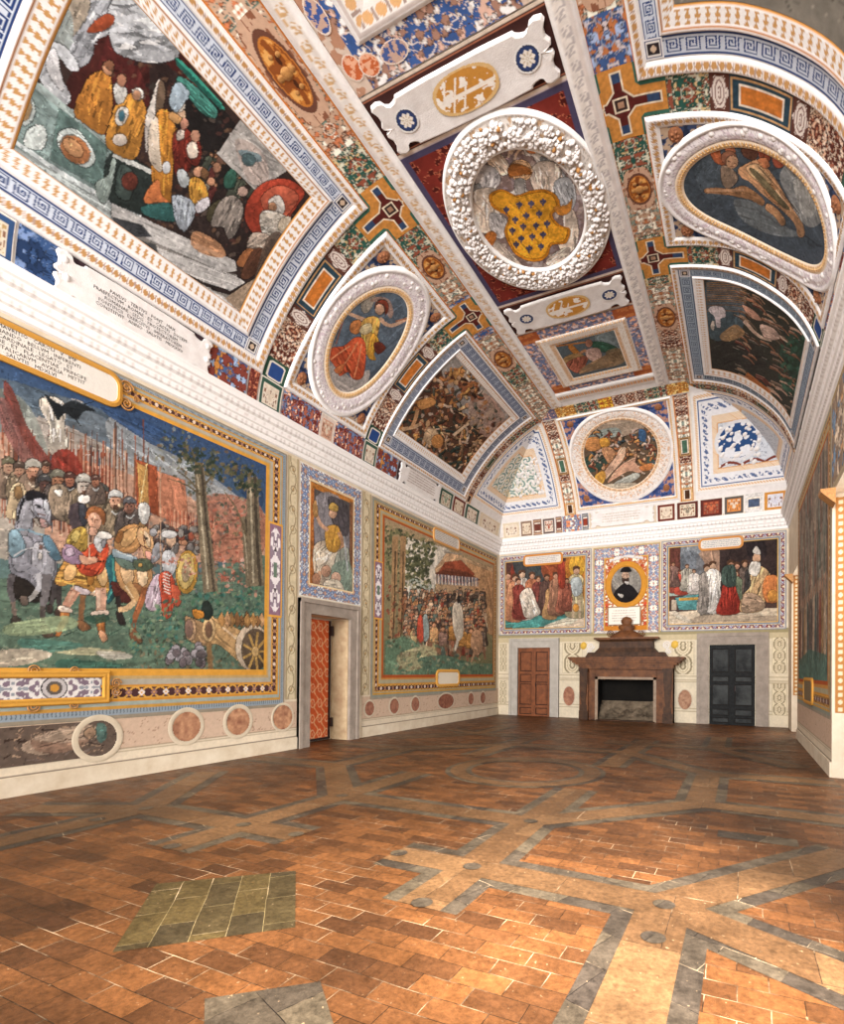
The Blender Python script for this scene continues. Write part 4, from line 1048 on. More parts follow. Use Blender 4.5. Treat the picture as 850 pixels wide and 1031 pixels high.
# doors
WOOD=mat('brown_door_wood','8a4e28',rough=.5,noise=1,col2='623418',nscale=6,bump=.1)
BLK=mat('black_door_wood','232526',rough=.6,noise=1,col2='0f1012',nscale=9,bump=.15,spec=.12)
BLKP=mat('worn_black_panel','484b4b',rough=.6,noise=1,col2='1a1c1e',nscale=2.5,bump=.1,spec=.12)
def door(name,u0,u1,z1,m,mp,surr,w,layout,sm,hand):
    D=solid(name,[(u0,u1,S+.03,S+.08,0,z1)],m)
    jambframe(BW,u0,u1,z1,w,D,sm,d=.06)
    cx=(u0+u1)/2
    for k,(a,b) in enumerate(((u0+.02,cx-.01),(cx+.01,u1-.02))):
        mb=MB();mb.box(a,b,S+.01,S+.04,0,z1-.01);L=mb.build('door_leaf',m,D)
        st=.07
        for (v0,v1) in layout:
            mb=MB();mb.box(a+st+.025,b-st-.025,S-.004,S+.02,v0+.025,v1-.025);mb.box(a+st+.055,b-st-.055,S-.03,S+.01,v0+.055,v1-.055);mb.build('door_panel',mp,L)
        mb=MB();mb.box(a,a+st,S-.03,S+.02,0,z1-.01);mb.box(b-st,b,S-.03,S+.02,0,z1-.01)
        e=[0]+[x for q in layout for x in q]+[z1-.01]
        for q in range(0,len(e),2): mb.box(a+st,b-st,S-.028,S+.02,e[q],e[q+1])
        mb.build('door_frame_rails',m,L)
        mb=MB();mb.box(a+.001,b-.001,S+.004,S+.006,.001,z1-.02);mb.build('groove_shade_sheet',mat('groove_shade','140d09'),L)  # near-black sheet puts painted shade into the grooves around the panels
    mb=MB();mb.box(cx-.02,cx+.02,S-.025,S+.02,0,z1-.02);mb.build('meeting_strip',m,D)
    mb=MB();ctr=(cx+.08,S-.03,1.12);mb.box(ctr[0]-.02,ctr[0]+.02,S-.03,S,1.05,1.2);mb.build('door_lock',mat('iron','3a3030'),D)
door('door_2',-7.36,-6.12,2.45,WOOD,WOOD,0,.33,[(.06,.3),(.4,1.15),(1.2,1.5),(1.6,2.3)],PEP,0)
door('door_3',-.9,.42,2.48,BLK,BLKP,0,.35,[(.06,.22),(.28,.48),(.6,1.25),(1.32,1.5),(1.62,2.35)],GREYST,0)
# murals of the back wall
BB=P_bands([(0,.1,'8a8f98'),(.1,.2,'d8d0c0'),(.2,.6,P_grot('7a2c30',['8f9cb4','c8b8a0'],sc=40,sd=3)),(.6,.7,'cfc4ac'),(.7,.9,'6f8298'),(.9,1,'d0a860')])
M=thing('wall_mural','investiture mural with teal floor above the brown door','mural',BW.pos(-6.3,2.9,0))
rframe('painted_border',BW,-8.12,-4.66,2.92,5.84,.24,BB,M,h=.008,res=.02)
c=Canvas(BW,-7.9,-4.88,3.14,5.6,.015,base='7a3c2c',top='5a3a34',sd=4)
runs(c,"""
G 8a3424 516 568 534 566 534 600 516 600
G 3c4a4c 516 566 530 562 548 568 545 600 530 600
G b0522c 545 570 570 565 590 560 590 600 560 600
G c87a28 570 562 590 562 590 620 575 610
E d8a030 581 570 8 12
G 3f8f88 508 622 540 616 580 614 575 628 510 632
G e0cfb4 548 632 570 622 592 616 592 634
G 4fa098 520 628 545 622 540 634 518 634
""")
for x,y,hh,cl,sk in ((512,622,46,'c08060','c89878'),(517,624,46,'c8835c','d0a080'),(528,622,48,'e0d0c0','d8b090'),(524,622,40,'8a3a30','c89070'),(535,618,42,'b06a48','c89070'),(541,616,36,'7a3c34','b88060'),(548,618,40,'5a4038','b88060'),(553,622,36,'c0905c','c89070'),(560,618,42,'9a6a50','c89070'),(566,616,34,'a05a44','c89070'),(579,620,50,'b0a078','c89878'),(572,614,32,'8a4a38','b88060')):
    c.fig(x,y,hh,cl,sk,lean=c.r.uniform(-.1,.1),w=.42)
runs(c,"""
F 5 d8c8b4 524 598 534 592 540 606 544 618 530 622 526 612
P a8b0b0 575 584 584 582 586 596 578 600
L b8a080 3 2.4 578 604 577 622
L b8a080 3 2.4 583 604 584 622
E d08a34 580 612 3 4
P a83c28 562 568 568 566 569 590 563 590
""")
c.build('picture',M,h=.006)
q=cart_shape(BW,-7.1,-5.75,5.46,5.74,M,.012,frame='c8843c',rr=.06);marks(BW,-7.0,-5.85,5.48,5.72,4,q,.036,'8a7a80')
M=thing('wall_mural','papal audience mural with enthroned figure above the black door','mural',BW.pos(-.6,2.9,0))
rframe('painted_border',BW,-2.34,1.23,2.92,5.86,.24,BB,M,h=.008,res=.02)
c=Canvas(BW,-2.12,1.01,3.14,5.64,.015,base='5a4038',top='3a302e',sd=5)
runs(c,"""
G 8f98a0 686 550 706 550 706 600 690 600
G b08a70 703 558 726 556 726 600 704 600
G 6a7078 686 560 700 555 712 575 690 580
S 6a3a30 674 552 685 552 685 600 674 605
S 3a2c2a 725 545 785 540 785 600 725 600
S 9fb0a4 674 594 706 592 706 599 674 600
S 4f8f90 680 602 706 598 706 614 684 614
S c8963c 684 602 706 601 706 604 684 605
S d8c4a8 674 617 706 614 785 612 785 632 674 632
S b09c84 694 624 710 618 785 620 785 631 700 631
S e0d0b8 672 616 680 615 698 626 694 628
L c8b49c 5 5 679 604 679 614
G 2a2224 752 545 768 542 772 560 755 562
""")
for x,y,hh,cl,sk in ((680,596,26,'a84a38','c89070'),(686,598,24,'c04a38','d0a080'),(692,594,26,'b0a898','c89878'),(699,597,24,'d8ccc0','c89878'),(678,590,24,'7a5a50','b88060')): c.fig(x,y,hh,cl,sk,w=.6)
runs(c,"""
P d4c8be 697 588 703 586 704 594 698 595
""")
for x,y,hh,cl,sk in ((742,610,44,'4a4440','b88468'),(750,608,44,'5a4c44','c09070'),(757,606,40,'3a3634','b88060'),(712,616,48,'9a8f84','c8a080'),(718,615,50,'e0d8cc','c8a080'),(736,614,50,'8f2c20','b88060'),(741,614,40,'6f7a60','c8a080')): c.fig(x,y,hh,cl,sk,w=.44,fold=4)
runs(c,"""
F 5 982c20 728 590 736 580 742 596 746 616 722 618 726 600
F 3 3f5048 728 572 740 570 740 590 728 588
F 5 e6ddd2 712 576 720 574 723 590 720 614 708 614 712 596
F 4 8f857c 706 580 712 580 714 600 712 616 704 616
F 6 c8a070 756 576 766 570 776 580 770 596 768 614 746 616 748 600 756 590
P c8743c 772 580 784 582 784 604 772 606 768 594
E c89a78 762 562 4 5
P d8d0c4 758 556 762 550 766 558
P e0d8cc 757 566 766 568 762 580 754 576
F 4 a88a70 750 598 764 600 770 612 748 616
E d8903c 778 600 5 6
""")
c.build('picture',M,h=.006)
q=cart_shape(BW,-1.15,0.0,5.5,5.76,M,.012,frame='c88a4c',rr=.08);marks(BW,-1.1,-.05,5.52,5.74,4,q,.036,'7a808c')
# centre portrait bay
M=thing('portrait_mural','oval painted portrait of a bearded cleric in orange frame above the fireplace','mural',BW.pos(-3.5,2.9,0))
rframe('blue_border',BW,-4.6,-2.38,2.9,5.84,(.42,.42,.1,.42),P_bands([(0,.1,'b8a070'),(.1,.9,P_grot('7f8fae',['a8705c','c8c0b4'],sc=26,sd=9)),(.9,1,'d0a050')]),M,h=.008,res=.018)
def fn(U,V):
    b=fill(U,'c07440');b=grotf(np.abs(U+3.49),V,'b8683c',['a8402c','d8c8b4'],14,3);b=mixc(b,V<3.15,'c88030');return b
patch('painted_ground',BW,-4.18,-2.8,3.0,5.42,fn,M,h=.006,res=.02)
ering('oval_frame',BW,-3.48,4.52,(.69,.79),(.5,.6),P_flat('c88a30'),M,h=.02,hp=([0,.2,.5,.8,1],[0,.04,.02,.04,0]),res=.04)
c=Canvas(BW,-3.99,-2.97,3.9,5.14,.012,base='4a403c',top='8a8078',sd=6)
runs(c,"""
G a09a90 618 570 640 568 646 590 636 600 618 592
P 1e1a1c 617 607 619 597 625 590 630 588 636 590 642 597 645 607 630 612
E c8a084 630 580 3.8 5
P 4a342a 627 582 630 583 633 582 633 586 630 588 627 586
L 3a2820 .7 .7 627.5 579 629 579
L 3a2820 .7 .7 631 579 632.5 579
P 1c181a 625 576 627 572 633 571 636 575 633 576 628 576
E c8a084 626 600 2 1.6
P d8d0c8 629 586 633 586 632 589
P c8c0b8 622 598 628 599 626 602
""")
c.build('portrait',M,h=.014,mask=lambda a,b:((a+3.48)/.53)**2+((b-4.52)/.63)**2<1)
mb=MB();r_=random.Random(3)
for k in range(60):
    a=r_.uniform(-.55,.55);P=BW.pos(-3.48+a,5.36+.1*math.cos(a*3)+r_.uniform(-.03,.03),.02);blob(mb,P,r_.uniform(.03,.05),N=(0,-1,0))
mb.build('garland',STU,M,smooth=True)
q=cart_shape(BW,-4.05,-3.02,3.2,3.76,M,.014,frame='9a8a70',face='efe8dc',lip=.03,rr=.02,name='inscription_plate');marks(BW,-3.95,-3.1,3.28,3.7,5,q,.038,'b0a49a')
# ================================================================= FIREPLACE
MAR=mat('brown_marble','80512f',rough=.55,noise=1,col2='40271a',nscale=4,bump=.1,spec=.2)
MARD=mat('dark_brown_marble','543722',rough=.55,noise=1,col2='26180f',nscale=6,spec=.2)
SOOT=mat('soot','16130f',rough=.95,noise=1,col2='060504',nscale=3);ASH=mat('ashy_masonry','8a7a66',rough=.95,noise=1,col2='2c2218',nscale=3,bump=.5)
F=thing('fireplace','brown marble fireplace with stepped hood and finial in the back wall','fireplace',(-3.43,S-.3,0))
fy=S-.5;cx=-3.42
for sg in (-1,1):
    mb=MB();a,b=sorted((cx+sg*1.5,cx+sg*.99));mb.box(a,b,fy+.12,S,0,1.72);a2,b2=sorted((cx+sg*1.5,cx+sg*1.2));mb.box(a2,b2,fy,S,0,1.72);mb.build('jamb',MAR,F)
for sg in (-1,1):
    mb=MB();x=cx+sg*1.35
    for z0,z1,d,ww in ((0,.3,.05,.15),(.3,.5,.02,.12),(1.25,1.6,.07,.13),(1.6,1.72,.09,.15)): mb.box(x-ww,x+ww,fy-d,fy+.02,z0,z1)
    for k in range(14): 
        t=k/13;zz=.5+.75*t;ww=.07+.05*t;d=.02+.05*math.sin(t*3.1)+.02*t;mb.box(x-ww,x+ww,fy-d,fy+.02,zz,zz+.06)
    mb.build('carved_console',MARD,F)
mb=MB();mb.box(cx-1.0,cx+1.0,fy+.12,S,1.42,1.72);mb.build('lintel',MAR,F)
mb=MB()
for (a,z0,z1,d) in ((1.5,1.70,1.76,.02),(1.53,1.76,1.84,.05),(1.62,1.84,1.9,.09),(1.72,1.9,1.97,.15),(1.8,1.97,2.03,.2),(1.85,2.03,2.09,.22)): mb.box(cx-a,cx+a,fy-d,S,z0,z1)
mb.build('mantel_shelf',MAR,F)
mb=MB()
V=[];
def frus(mb,a0,a1,d0,d1,z0,z1):
    V=[(cx-a0,fy-d0,z0),(cx+a0,fy-d0,z0),(cx+a0,S,z0),(cx-a0,S,z0),(cx-a1,fy-d1,z1),(cx+a1,fy-d1,z1),(cx+a1,S,z1),(cx-a1,S,z1)]
    mb.add(V,[(0,1,5,4),(1,2,6,5),(2,3,7,6),(3,0,4,7),(4,5,6,7),(0,3,2,1)])
frus(mb,1.32,1.22,-.02,-.05,2.09,2.25);frus(mb,1.02,.88,-.1,-.14,2.25,2.4);frus(mb,.88,.86,-.14,-.14,2.4,2.6);frus(mb,.86,1.0,-.14,-.08,2.6,2.68);mb.build('hood',MARD,F)
mb=MB();frus(mb,1.04,1.04,-.06,-.06,2.68,2.74);mb.build('hood_cornice',MAR,F)
def lathe(mb,c0,pr,n=16,sy=1,a0=0,a1=2*math.pi):
    V=[(c0[0]+r*math.cos(a0+(a1-a0)*k/n),c0[1]+sy*r*math.sin(a0+(a1-a0)*k/n),c0[2]+z) for r,z in pr for k in range(n+1)]
    mb.add(V,[(i*(n+1)+k,i*(n+1)+k+1,(i+1)*(n+1)+k+1,(i+1)*(n+1)+k) for i in range(len(pr)-1) for k in range(n)])
mb=MB();lathe(mb,(cx,fy+.3,2.74),[(.55,0),(.52,.07),(.4,.14),(.3,.2),(.2,.24),(.26,.3),(.27,.38),(.18,.42),(.14,.45),(.18,.5),(.18,.58),(.12,.66),(0,.7)],sy=.5);mb.build('finial',MAR,F,smooth=True)
scrollwork(Plane('B',fy+.12),[(cx-.5,2.86,.12,1),(cx+.5,2.86,.12,-1)],F,col=MAR,h=.0,name='volute')
mb=MB();mb.box(cx-.99,cx-.9,fy+.1,fy+.14,0,1.44);mb.box(cx+.9,cx+.99,fy+.1,fy+.14,0,1.44);mb.box(cx-.99,cx+.99,fy+.1,fy+.14,1.36,1.44);mb.build('inner_moulding',mat('pale_marble','a08a74',rough=.5,noise=1,col2='7a6450',nscale=6),F)
mb=MB();x0,x1=cx-.95,cx+.95
mb.box(x0-.05,x0,fy+.14,S+.45,0,1.48);mb.box(x1,x1+.05,fy+.14,S+.45,0,1.48);mb.box(x0,x1,fy+.14,S+.45,1.44,1.5);mb.build('firebox',SOOT,F)
mb=MB();mb.box(x0,x1,S+.4,S+.45,0,1.48);mb.build('fireback',SOOT,F)
n=30;U,V=np.meshgrid(np.linspace(x0,x1,n*2),np.linspace(0,1,n),indexing='ij');zz=(.48*(fbm(U*3,V*2,3)+.15)*(1-V)*1.6);mb=MB();mb.add(np.stack([U,S+.38-V*.5,.02+zz*(V>0.02)*.9+.25*(V<.1)*0],-1).reshape(-1,3),grid(n*2,n))
mb.build('ash_heap',ASH,F);mb=MB();mb.box(x0,x1,S+.36,S+.4,0,.62);mb.build('scorched_brick',ASH,F)
mb=MB();mb.box(x0,x1,fy+.1,S+.4,0,.02);mb.build('hearth',MARD,F)
for sg,l in ((-1,'left'),(1,'right')):
    t=thing('painted_emblem','painted gold ball and white scroll %s of the fireplace hood'%l,'emblem',BW.pos(cx+sg*1.35,2.3,0),'gold ball emblems beside the hood')
    mb=MB();blob(mb,BW.pos(cx+sg*1.5,2.5,.01),.11,sq=(1,1.2,.5),N=(0,-1,0),n=14);mb.build('gold_ball',mat('gold_paint','d8b04a',rough=.6),t,smooth=True)
    scrollwork(BW,[(cx+sg*1.25,2.48,.13,sg),(cx+sg*1.3,2.3,.09,-sg)],t,col=STU,h=.01,name='white_scroll')
# ================================================================= RIGHT WALL
M=thing('wall_mural','steeply foreshortened forest battle mural on the right wall between the windows','mural',RW.pos(12.3,.9,0))
rframe('painted_border',RW,9.7,14.95,.88,5.84,(.3,.3,.6,.35),B1s,M,h=.008,res=.03,resc=.015)
c=Canvas(RW,10.0,14.65,1.46,5.5,.02,base='7f8c80',top='9a8878',sd=8)
for i in range(170):
    x=c.r.uniform(10,14.6);y=c.r.uniform(2.1,5.4);w_=c.r.uniform(.04,.2);hh=c.r.uniform(.3,1.5)
    q=np.array([[x-w_,y-hh/2],[x+w_*.3,y-hh/2],[x+w_,y+hh/2],[x-w_*.4,y+hh/2]]);c._fill(q,c.r.choice(['7f6c5c','a08670','6a6258','b09a84','937064','5f6458','c0a48c','8c5f50','8f9084']),.75)
for i in range(14):
    x=10.3+i*.31;c.px([0,0,1,0,1,1],'000000') if False else None
    c._fill(chaikin(np.array([[x-.15,1.8],[x+.15,1.8],[x+.14,2.8],[x+.05,3.1],[x-.06,3.1],[x-.14,2.8]])),c.r.choice(['8f4a34','b08a5c','6a5a54','c0a488','4c5c5c']),.95)
    c._fill(chaikin(np.array([[x-.06,3.08],[x+.06,3.08],[x+.07,3.25],[x,3.34],[x-.07,3.25]])),'b98a6c',1)
c._fill(np.array([[10,1.4],[14.7,1.4],[14.7,1.9],[12.5,2.1],[10,1.9]]),'4f7468',.8)
c.build('picture',M,h=.006)
q=cart_shape(RW,11.8,13.2,1.05,1.45,M,.012,frame='c89040',face='7a6a50',rr=.1,name='bottom_cartouche')
def fn(A,c_,W,L): return P_grot('a8906c',['6f5f4c','c8b490','7a4a3c'],sc=10,sd=3)(A,c_,W,L)
def window(name,y0,y1,z0,z1,near):
    W_=bpy.data.objects.new(name,None);COL.objects.link(W_);W_.location=(XR+.4,(y0+y1)/2,z0);W_['kind']='structure'
    mb=MB();mb.box(XR-.003,XR+.6,y1-.012,y1+.001,z0,z1);mb.box(XR+.0,XR+.6,y0-.001,y0+.012,z0,z1);mb.box(XR,XR+.6,y0,y1,z1-.012,z1+.001);mb.build('white_reveal',mat('white_reveal','cfc0ac',rough=.85,noise=1,col2='bcab94',nscale=3),W_)
    sj=type('J',(),{'pos':staticmethod(lambda u,v,h=0:np.stack([XR+np.asarray(u,float)+0*np.asarray(v,float),y1-.014-h+0*np.asarray(v,float)+0*np.asarray(u,float),np.asarray(v,float)+0*np.asarray(u,float)],-1))})
    def f2(A,c_,W,L): 
        b=P_scroll('a8743c','bfae90','8a4c26',gap=.13)(A,c_,W,L);x=(A/.11)%1-.5;y=(c_-.16)*W/.11;return mixc(mixc(b,c_<.34,'9c6a38'),(x*x+y*y<.1),'c4b496')
    strip('painted_jamb_strip',sj,(.04,1.0),(.04,4.33),(.42,0),f2,W_,h=.003,res=.015)
    fm=mat('window_oak','5a3c24',rough=.6,noise=1,col2='3c2614',nscale=6)
    mb=MB();x=XR+.52
    for a,b,c0,c1 in ((y0,y0+.08,z0,z1),(y1-.08,y1,z0,z1),((y0+y1)/2-.05,(y0+y1)/2+.05,z0,z1),(y0,y1,z0,z0+.1),(y0,y1,z1-.1,z1),(y0,y1,2.2,2.28)): mb.box(x,x+.06,a,b,c0,c1)
    mb.build('window_frame',fm,W_)
    g=bpy.data.materials.get('window_glass')
    if not g:
        g=bpy.data.materials.new('window_glass');g.use_nodes=True;nt=g.node_tree;nt.nodes.clear();o=nt.nodes.new('ShaderNodeOutputMaterial');t=nt.nodes.new('ShaderNodeBsdfTransparent');gl=nt.nodes.new('ShaderNodeBsdfGlossy');gl.inputs['Roughness'].default_value=.05;mx=nt.nodes.new('ShaderNodeMixShader');mx.inputs[0].default_value=.06;nt.links.new(t.outputs[0],mx.inputs[1]);nt.links.new(gl.outputs[0],mx.inputs[2]);nt.links.new(mx.outputs[0],o.inputs[0])
    mb=MB();mb.box(x+.025,x+.03,y0+.05,y1-.05,z0+.05,z1-.05);mb.build('window_glass',g,W_)
window('window_1',5.6,9.6,0,4.4,1);window('window_2',15.0,16.7,0,4.32,0);window('window_3',-.2,3.2,.9,4.4,0)
# ochre corner brackets at the window heads
for y,z,l in ((9.6,4.4,'above the nearer window reveal'),(16.7,4.32,'above the far window reveal')):
    mb=MB();V=[(XR+.002-d,yy,z+b) for yy in (y-.02,y-.3) for d,b in ((0,.0),(.2,.0),(.19,-.05),(.0,-.24))];mb.add(V,[(0,1,2,3),(4,7,6,5),(0,4,5,1),(1,5,6,2),(2,6,7,3),(3,7,4,0)])
    tag(mb.build('corner_bracket',OCH),'small ochre triangular bracket %s'%l,'bracket')
# near stretch of right wall beyond the opening
o=strip('trim_3',RW,(5.0,4.42),(9.62,4.42),(0,1.45),P_bands([(0,.05,'b0a084'),(.05,.95,P_grot('8f7a68',['6a8098','b08a68','c8b8a4'],sc=5,sd=2)),(.95,1,'a08a64')]),h=.006,res=.03);o['kind']='structure'
# ================================================================= CEILING
def seq(lst,default):
    def f(a,c,W,L):
        out=default(a,c,W,L)
        for a0,a1,fn in lst:
            m=(a>=a0)&(a<=a1)
            if m.any():
                r=fn(a-a0,c,W,a1-a0);out=np.where(m[...,None],r,out)
        return out
    return f
GRN=P_grot('2c584e',['b09c74','7a4434','b4b4a4'],sc=17,sd=5,th=.56)
RED=P_grot('5a2a22',['b89880','8a5440','c4b4a4'],sc=20,sd=7)
BLU=P_grot('3f5a8c',['a8a0a4','98603c','8a9ab8'],sc=15,sd=8)
CRM=P_grot('b89c84',['98603f','6f7c74','d4c8ba'],sc=14,sd=3)
OCR=P_grot('c8883c',['8a5a28','e0b878'],sc=20,sd=2,th=.55)
def P_framed(ground,edge,inner,wd='e8dccc'):
    def f(a,c,W,L):
        x=np.abs(a/L-.5)*2;y=np.abs(c-.5)*2;b=fill(a,ground);n=fbm(a*25,c*W*25,3,2)
        b=mixc(b,(x<.98)&(y<.84)&((x<.8)|(y<.6)),'28404a') if False else b
        b=mixc(b,(np.maximum(x-.0,0)<.95)&(y<.86),edge);b=mixc(b,(x<.9)&(y<.74),ground)
        b=mixc(b,(x<.72)&(y<.56),wd);b=mixc(b,(x<.66)&(y<.44),inner);return b*(.82+.34*n[...,None])
    return f
def P_motif(bgc='e6dcd4',col='8a6a64'):
    def f(a,c,W,L):
        x=np.abs(a/L-.5);y=np.abs(c-.5);r=np.hypot(x,y);b=fill(a,'5e3a30');ins=(r<.5-.1*np.abs(np.sin(3*np.arctan2(y,x+1e-6))));b=mixc(b,ins,bgc)
        b=mixc(b,ins&(np.sin(r*40-3*np.arctan2(y,x+1e-6))>.5),col);return b
    return f
def P_square(ground,inner,face='d8c8b4'):
    def f(a,c,W,L):
        x=np.abs(a/L-.5)*2;y=np.abs(c-.5)*2;b=fill(a,ground);m=np.maximum(x,y);b=mixc(b,m>.93,'e8e0d4');b=mixc(b,(m<.68),inner)
        n=fbm(np.abs(a/L-.5)*9,c*5,6,3);b=mixc(b,(m<.6)&(n>.52),face);b=mixc(b,(m<.6)&(n<.4),'8a6450');return b*(.92+.14*fbm(a*30,c*W*30,1,2)[...,None])
    return f
def P_shield(a,c,W,L):
    x=np.abs(a/L-.5)*2;y=np.abs(c-.5)*2;b=fill(a,'2f4f40');b=mixc(b,(x<.78)&(y<.72)&(x+y<1.36),'e2dcd0');b=mixc(b,(x<.66)&(y<.6)&(x+y<1.16),'2c4a86');return b
def transband(name,sf,s0,s1,label,narrow=False):
    W=s1-s0;ta,tb=(.6,3.98) if sf is VL else (.74,4.22)
    if narrow: fn=seq([(0,.3,P_framed('a86a30','e0c8a0','3a2018')),(.3,1.2,RED),(1.2,1.7,P_framed('4a4a38','c8a070','3f5040')),(1.7,2.3,RED),(2.3,3.4,GRN)],OCR)
    else: fn=seq([(0,.38,P_shield),(.38,1.12,RED),(1.12,1.38,P_motif()),(1.38,2.3,P_framed('2c4452','c8a070','c87834')),(2.3,2.56,P_motif()),(2.56,3.4,GRN)],GRN)
    o=strip(name,sf,(s0+.0,ta),(s0,tb),(W,0),fn,h=.004,res=.014)
    tag(o,label,'painted band');return o
def crossplate(sf,s,t,label):
    def fn(U,V):
        x=np.abs(U-s);y=(V-t);ya=np.abs(y);y2=np.where(y<0,-y*.78,ya)
        b=fill(U,'3a6a5c')
        yy=np.where(y<0,ya,ya)
        inn=((x<.5)&(ya<.19))|((x<.19)&(y>-.62)&(y<.27))|(np.hypot(x,ya)<.34)
        b=mixc(b,inn|((x<.56)&(ya<.23)),'c98a44');b=mixc(b,((x<.44)&(ya<.075))|((x<.08)&(y>-.56)&(y<.24))|(x+ya<.27),'e6d8c0')
        b=mixc(b,((x<.42)&(ya<.055))|((x<.06)&(y>-.54)&(y<.22))|(x+ya<.24),'5a2420');b=mixc(b,((x>.3)&(x<.42)&(ya<.05))|((x<.055)&(y>-.53)&(y<-.36)),'34486a')
        b=mixc(b,np.maximum(x,ya)<.1,'e6d8c0');b=mixc(b,np.maximum(x,ya)<.08,'3a2a28');b=mixc(b,np.maximum(x,ya)<.045,'b08a70')
        return b*(.84+.3*fbm(U*22,V*22,4,3)[...,None])
    o=patch('painted_cross',sf,s-.52,s+.52,t-.64,t+.28,fn,h=.009,res=.012,mask=lambda a,b:((abs(a-s)<.5)&(b-t>-.27))|((abs(a-s)<.24)&(b-t>-.63)))
    return tag(o,label,'ornament')
def mask_oval(sf,u,v,ru,rv,label,grp,ground=None):
    t=thing('mask_ornament',label,'ornament',sf.pos(u,v,0),grp)
    def fn(U,V):
        x=(U-u)/ru;y=(V-v)/rv;r=np.hypot(x,y);b=fill(U,'c9a58c');n=fbm(np.abs(x)*4,y*4,5,3)
        b=mixc(b,n>.56,'8a5a44');b=mixc(b,r<1.02,'6a4436');b=mixc(b,r<.86,'c27a36');b=mixc(b,(r<.8)&(n>.55),'e0a860');b=mixc(b,(r<.8)&(n<.42),'8a4c24')
        b=mixc(b,(np.hypot(np.abs(x)-.3,y-.1)<.12),'4a2818');return b
    patch('mask_ground',sf,u-ru*1.35,u+ru*1.35,v-rv*1.15,v+rv*1.15,fn,t,h=.008,res=.012,mask=lambda a,b:((a-u)/ru/1.33)**4+((b-v)/rv/1.13)**4<1)
    mb=MB();N=(CAM-sf.pos(u,v,0));N=sf.pos(u,v,.1)-sf.pos(u,v,0)
    for du,dv,r in ((0,0,.5),(-.4,.3,.22),(.4,.3,.22),(0,-.5,.3),(0,.5,.26),(-.45,-.2,.2),(.45,-.2,.2)): blob(mb,sf.pos(u+du*ru,v+dv*rv,.01),r*min(ru,rv)*.8,sq=(1,1,.22),N=N,n=10)
    mb.build('mask_relief',OCH,t,smooth=True);return t
def eggs_on(sf,path,r,parent,h,gap,m=OCH,name='egg_moulding',sq=(1,1,.7),jit=0,sd=0):
    """half eggs along closed uv polyline"""
    mb=MB();p=np.array(path);rr=random.Random(sd)
    for i in range(len(p)-1):
        L=np.hypot(*(p[i+1]-p[i]));n=max(1,round(L/gap))
        for k in range(n):
            q=p[i]+(p[i+1]-p[i])*(k+.5)/n
            if jit: q=q+np.array([rr.uniform(-jit,jit),rr.uniform(-jit,jit)])
            P=sf.pos(q[0],q[1],h);N=sf.pos(q[0],q[1],h+.1)-P
            blob(mb,P,r*(1 if not jit else rr.uniform(.7,1.3)),sq=sq,N=N,n=6)
    return mb.build(name,m,parent,smooth=True)
def rectpath(u0,u1,v0,v1,d): return [(u0+d,v0+d),(u1-d,v0+d),(u1-d,v1-d),(u0+d,v1-d),(u0+d,v0+d)]
def ellpath(cu,cv,a,b,n=90): return [(cu+a*math.cos(2*math.pi*k/n),cv+b*math.sin(2*math.pi*k/n)) for k in range(n+1)]
RAISE=([0,.12,.25,.8,1],[0,.03,.035,.02,0])
def sub(t4,k): return tuple(np.array(t4)*k)
def framed_panel(sf,s0,s1,t0,t1,e,kx,lf,label,name,line,bgc,leafc,keyline=None):
    t=thing(name,label,'ceiling painting',sf.pos((s0+s1)/2,(t0+t1)/2,0))
    rframe('egg_frame',sf,s0,s1,t0,t1,e,P_bands([(0,.18,'eeeae8'),(.18,.8,P_egg('ece6e2','b98c58',gap=.1)),(.8,1,'eeeae8')]),t,h=.004,hp=RAISE,res=.014,resc=.02)
    a=(s0+e[0],s1-e[1],t0+e[2],t1-e[3])
    rframe('key_pattern_band',sf,*a,kx,P_bands([(0,.04,'e4e2e4'),(.04,.96,P_key(line,bgc)),(.96,1,'eeeae8')]),t,h=.012,res=.012,resc=.012)
    for (cu,cv) in ((a[0]+kx[0]/2,a[2]+kx[2]/2),(a[1]-kx[1]/2,a[2]+kx[2]/2),(a[0]+kx[0]/2,a[3]-kx[3]/2),(a[1]-kx[1]/2,a[3]-kx[3]/2)):
        w_=kx[0]*.5
        def fc(U,V,cu=cu,cv=cv,w_=w_): 
            m=np.maximum(abs(U-cu),abs(V-cv))/w_;b=fill(U,'e4e2e4');b=mixc(b,m<.82,'3c4a70');b=mixc(b,m<.7,'e0dcd8');b=mixc(b,m<.58,'2c2428');return mixc(b,np.hypot(U-cu,V-cv)<w_*.32,'c8b098')
        patch('corner_square',sf,cu-w_,cu+w_,cv-w_,cv+w_,fc,t,h=.016,res=.012)
    b=(a[0]+kx[0],a[1]-kx[1],a[2]+kx[2],a[3]-kx[3])
    rframe('leaf_frame',sf,*b,lf,P_bands([(0,.2,'eeebea'),(.2,.92,P_leaf('e8e5e4',leafc)),(.92,1,'c89050')]),t,h=.012,hp=([0,.1,.25,.9,1],[0,.035,.02,.012,0]),res=.014,resc=.02)
    return t,(b[0]+lf[0],b[1]-lf[1],b[2]+lf[2],b[3]-lf[3])
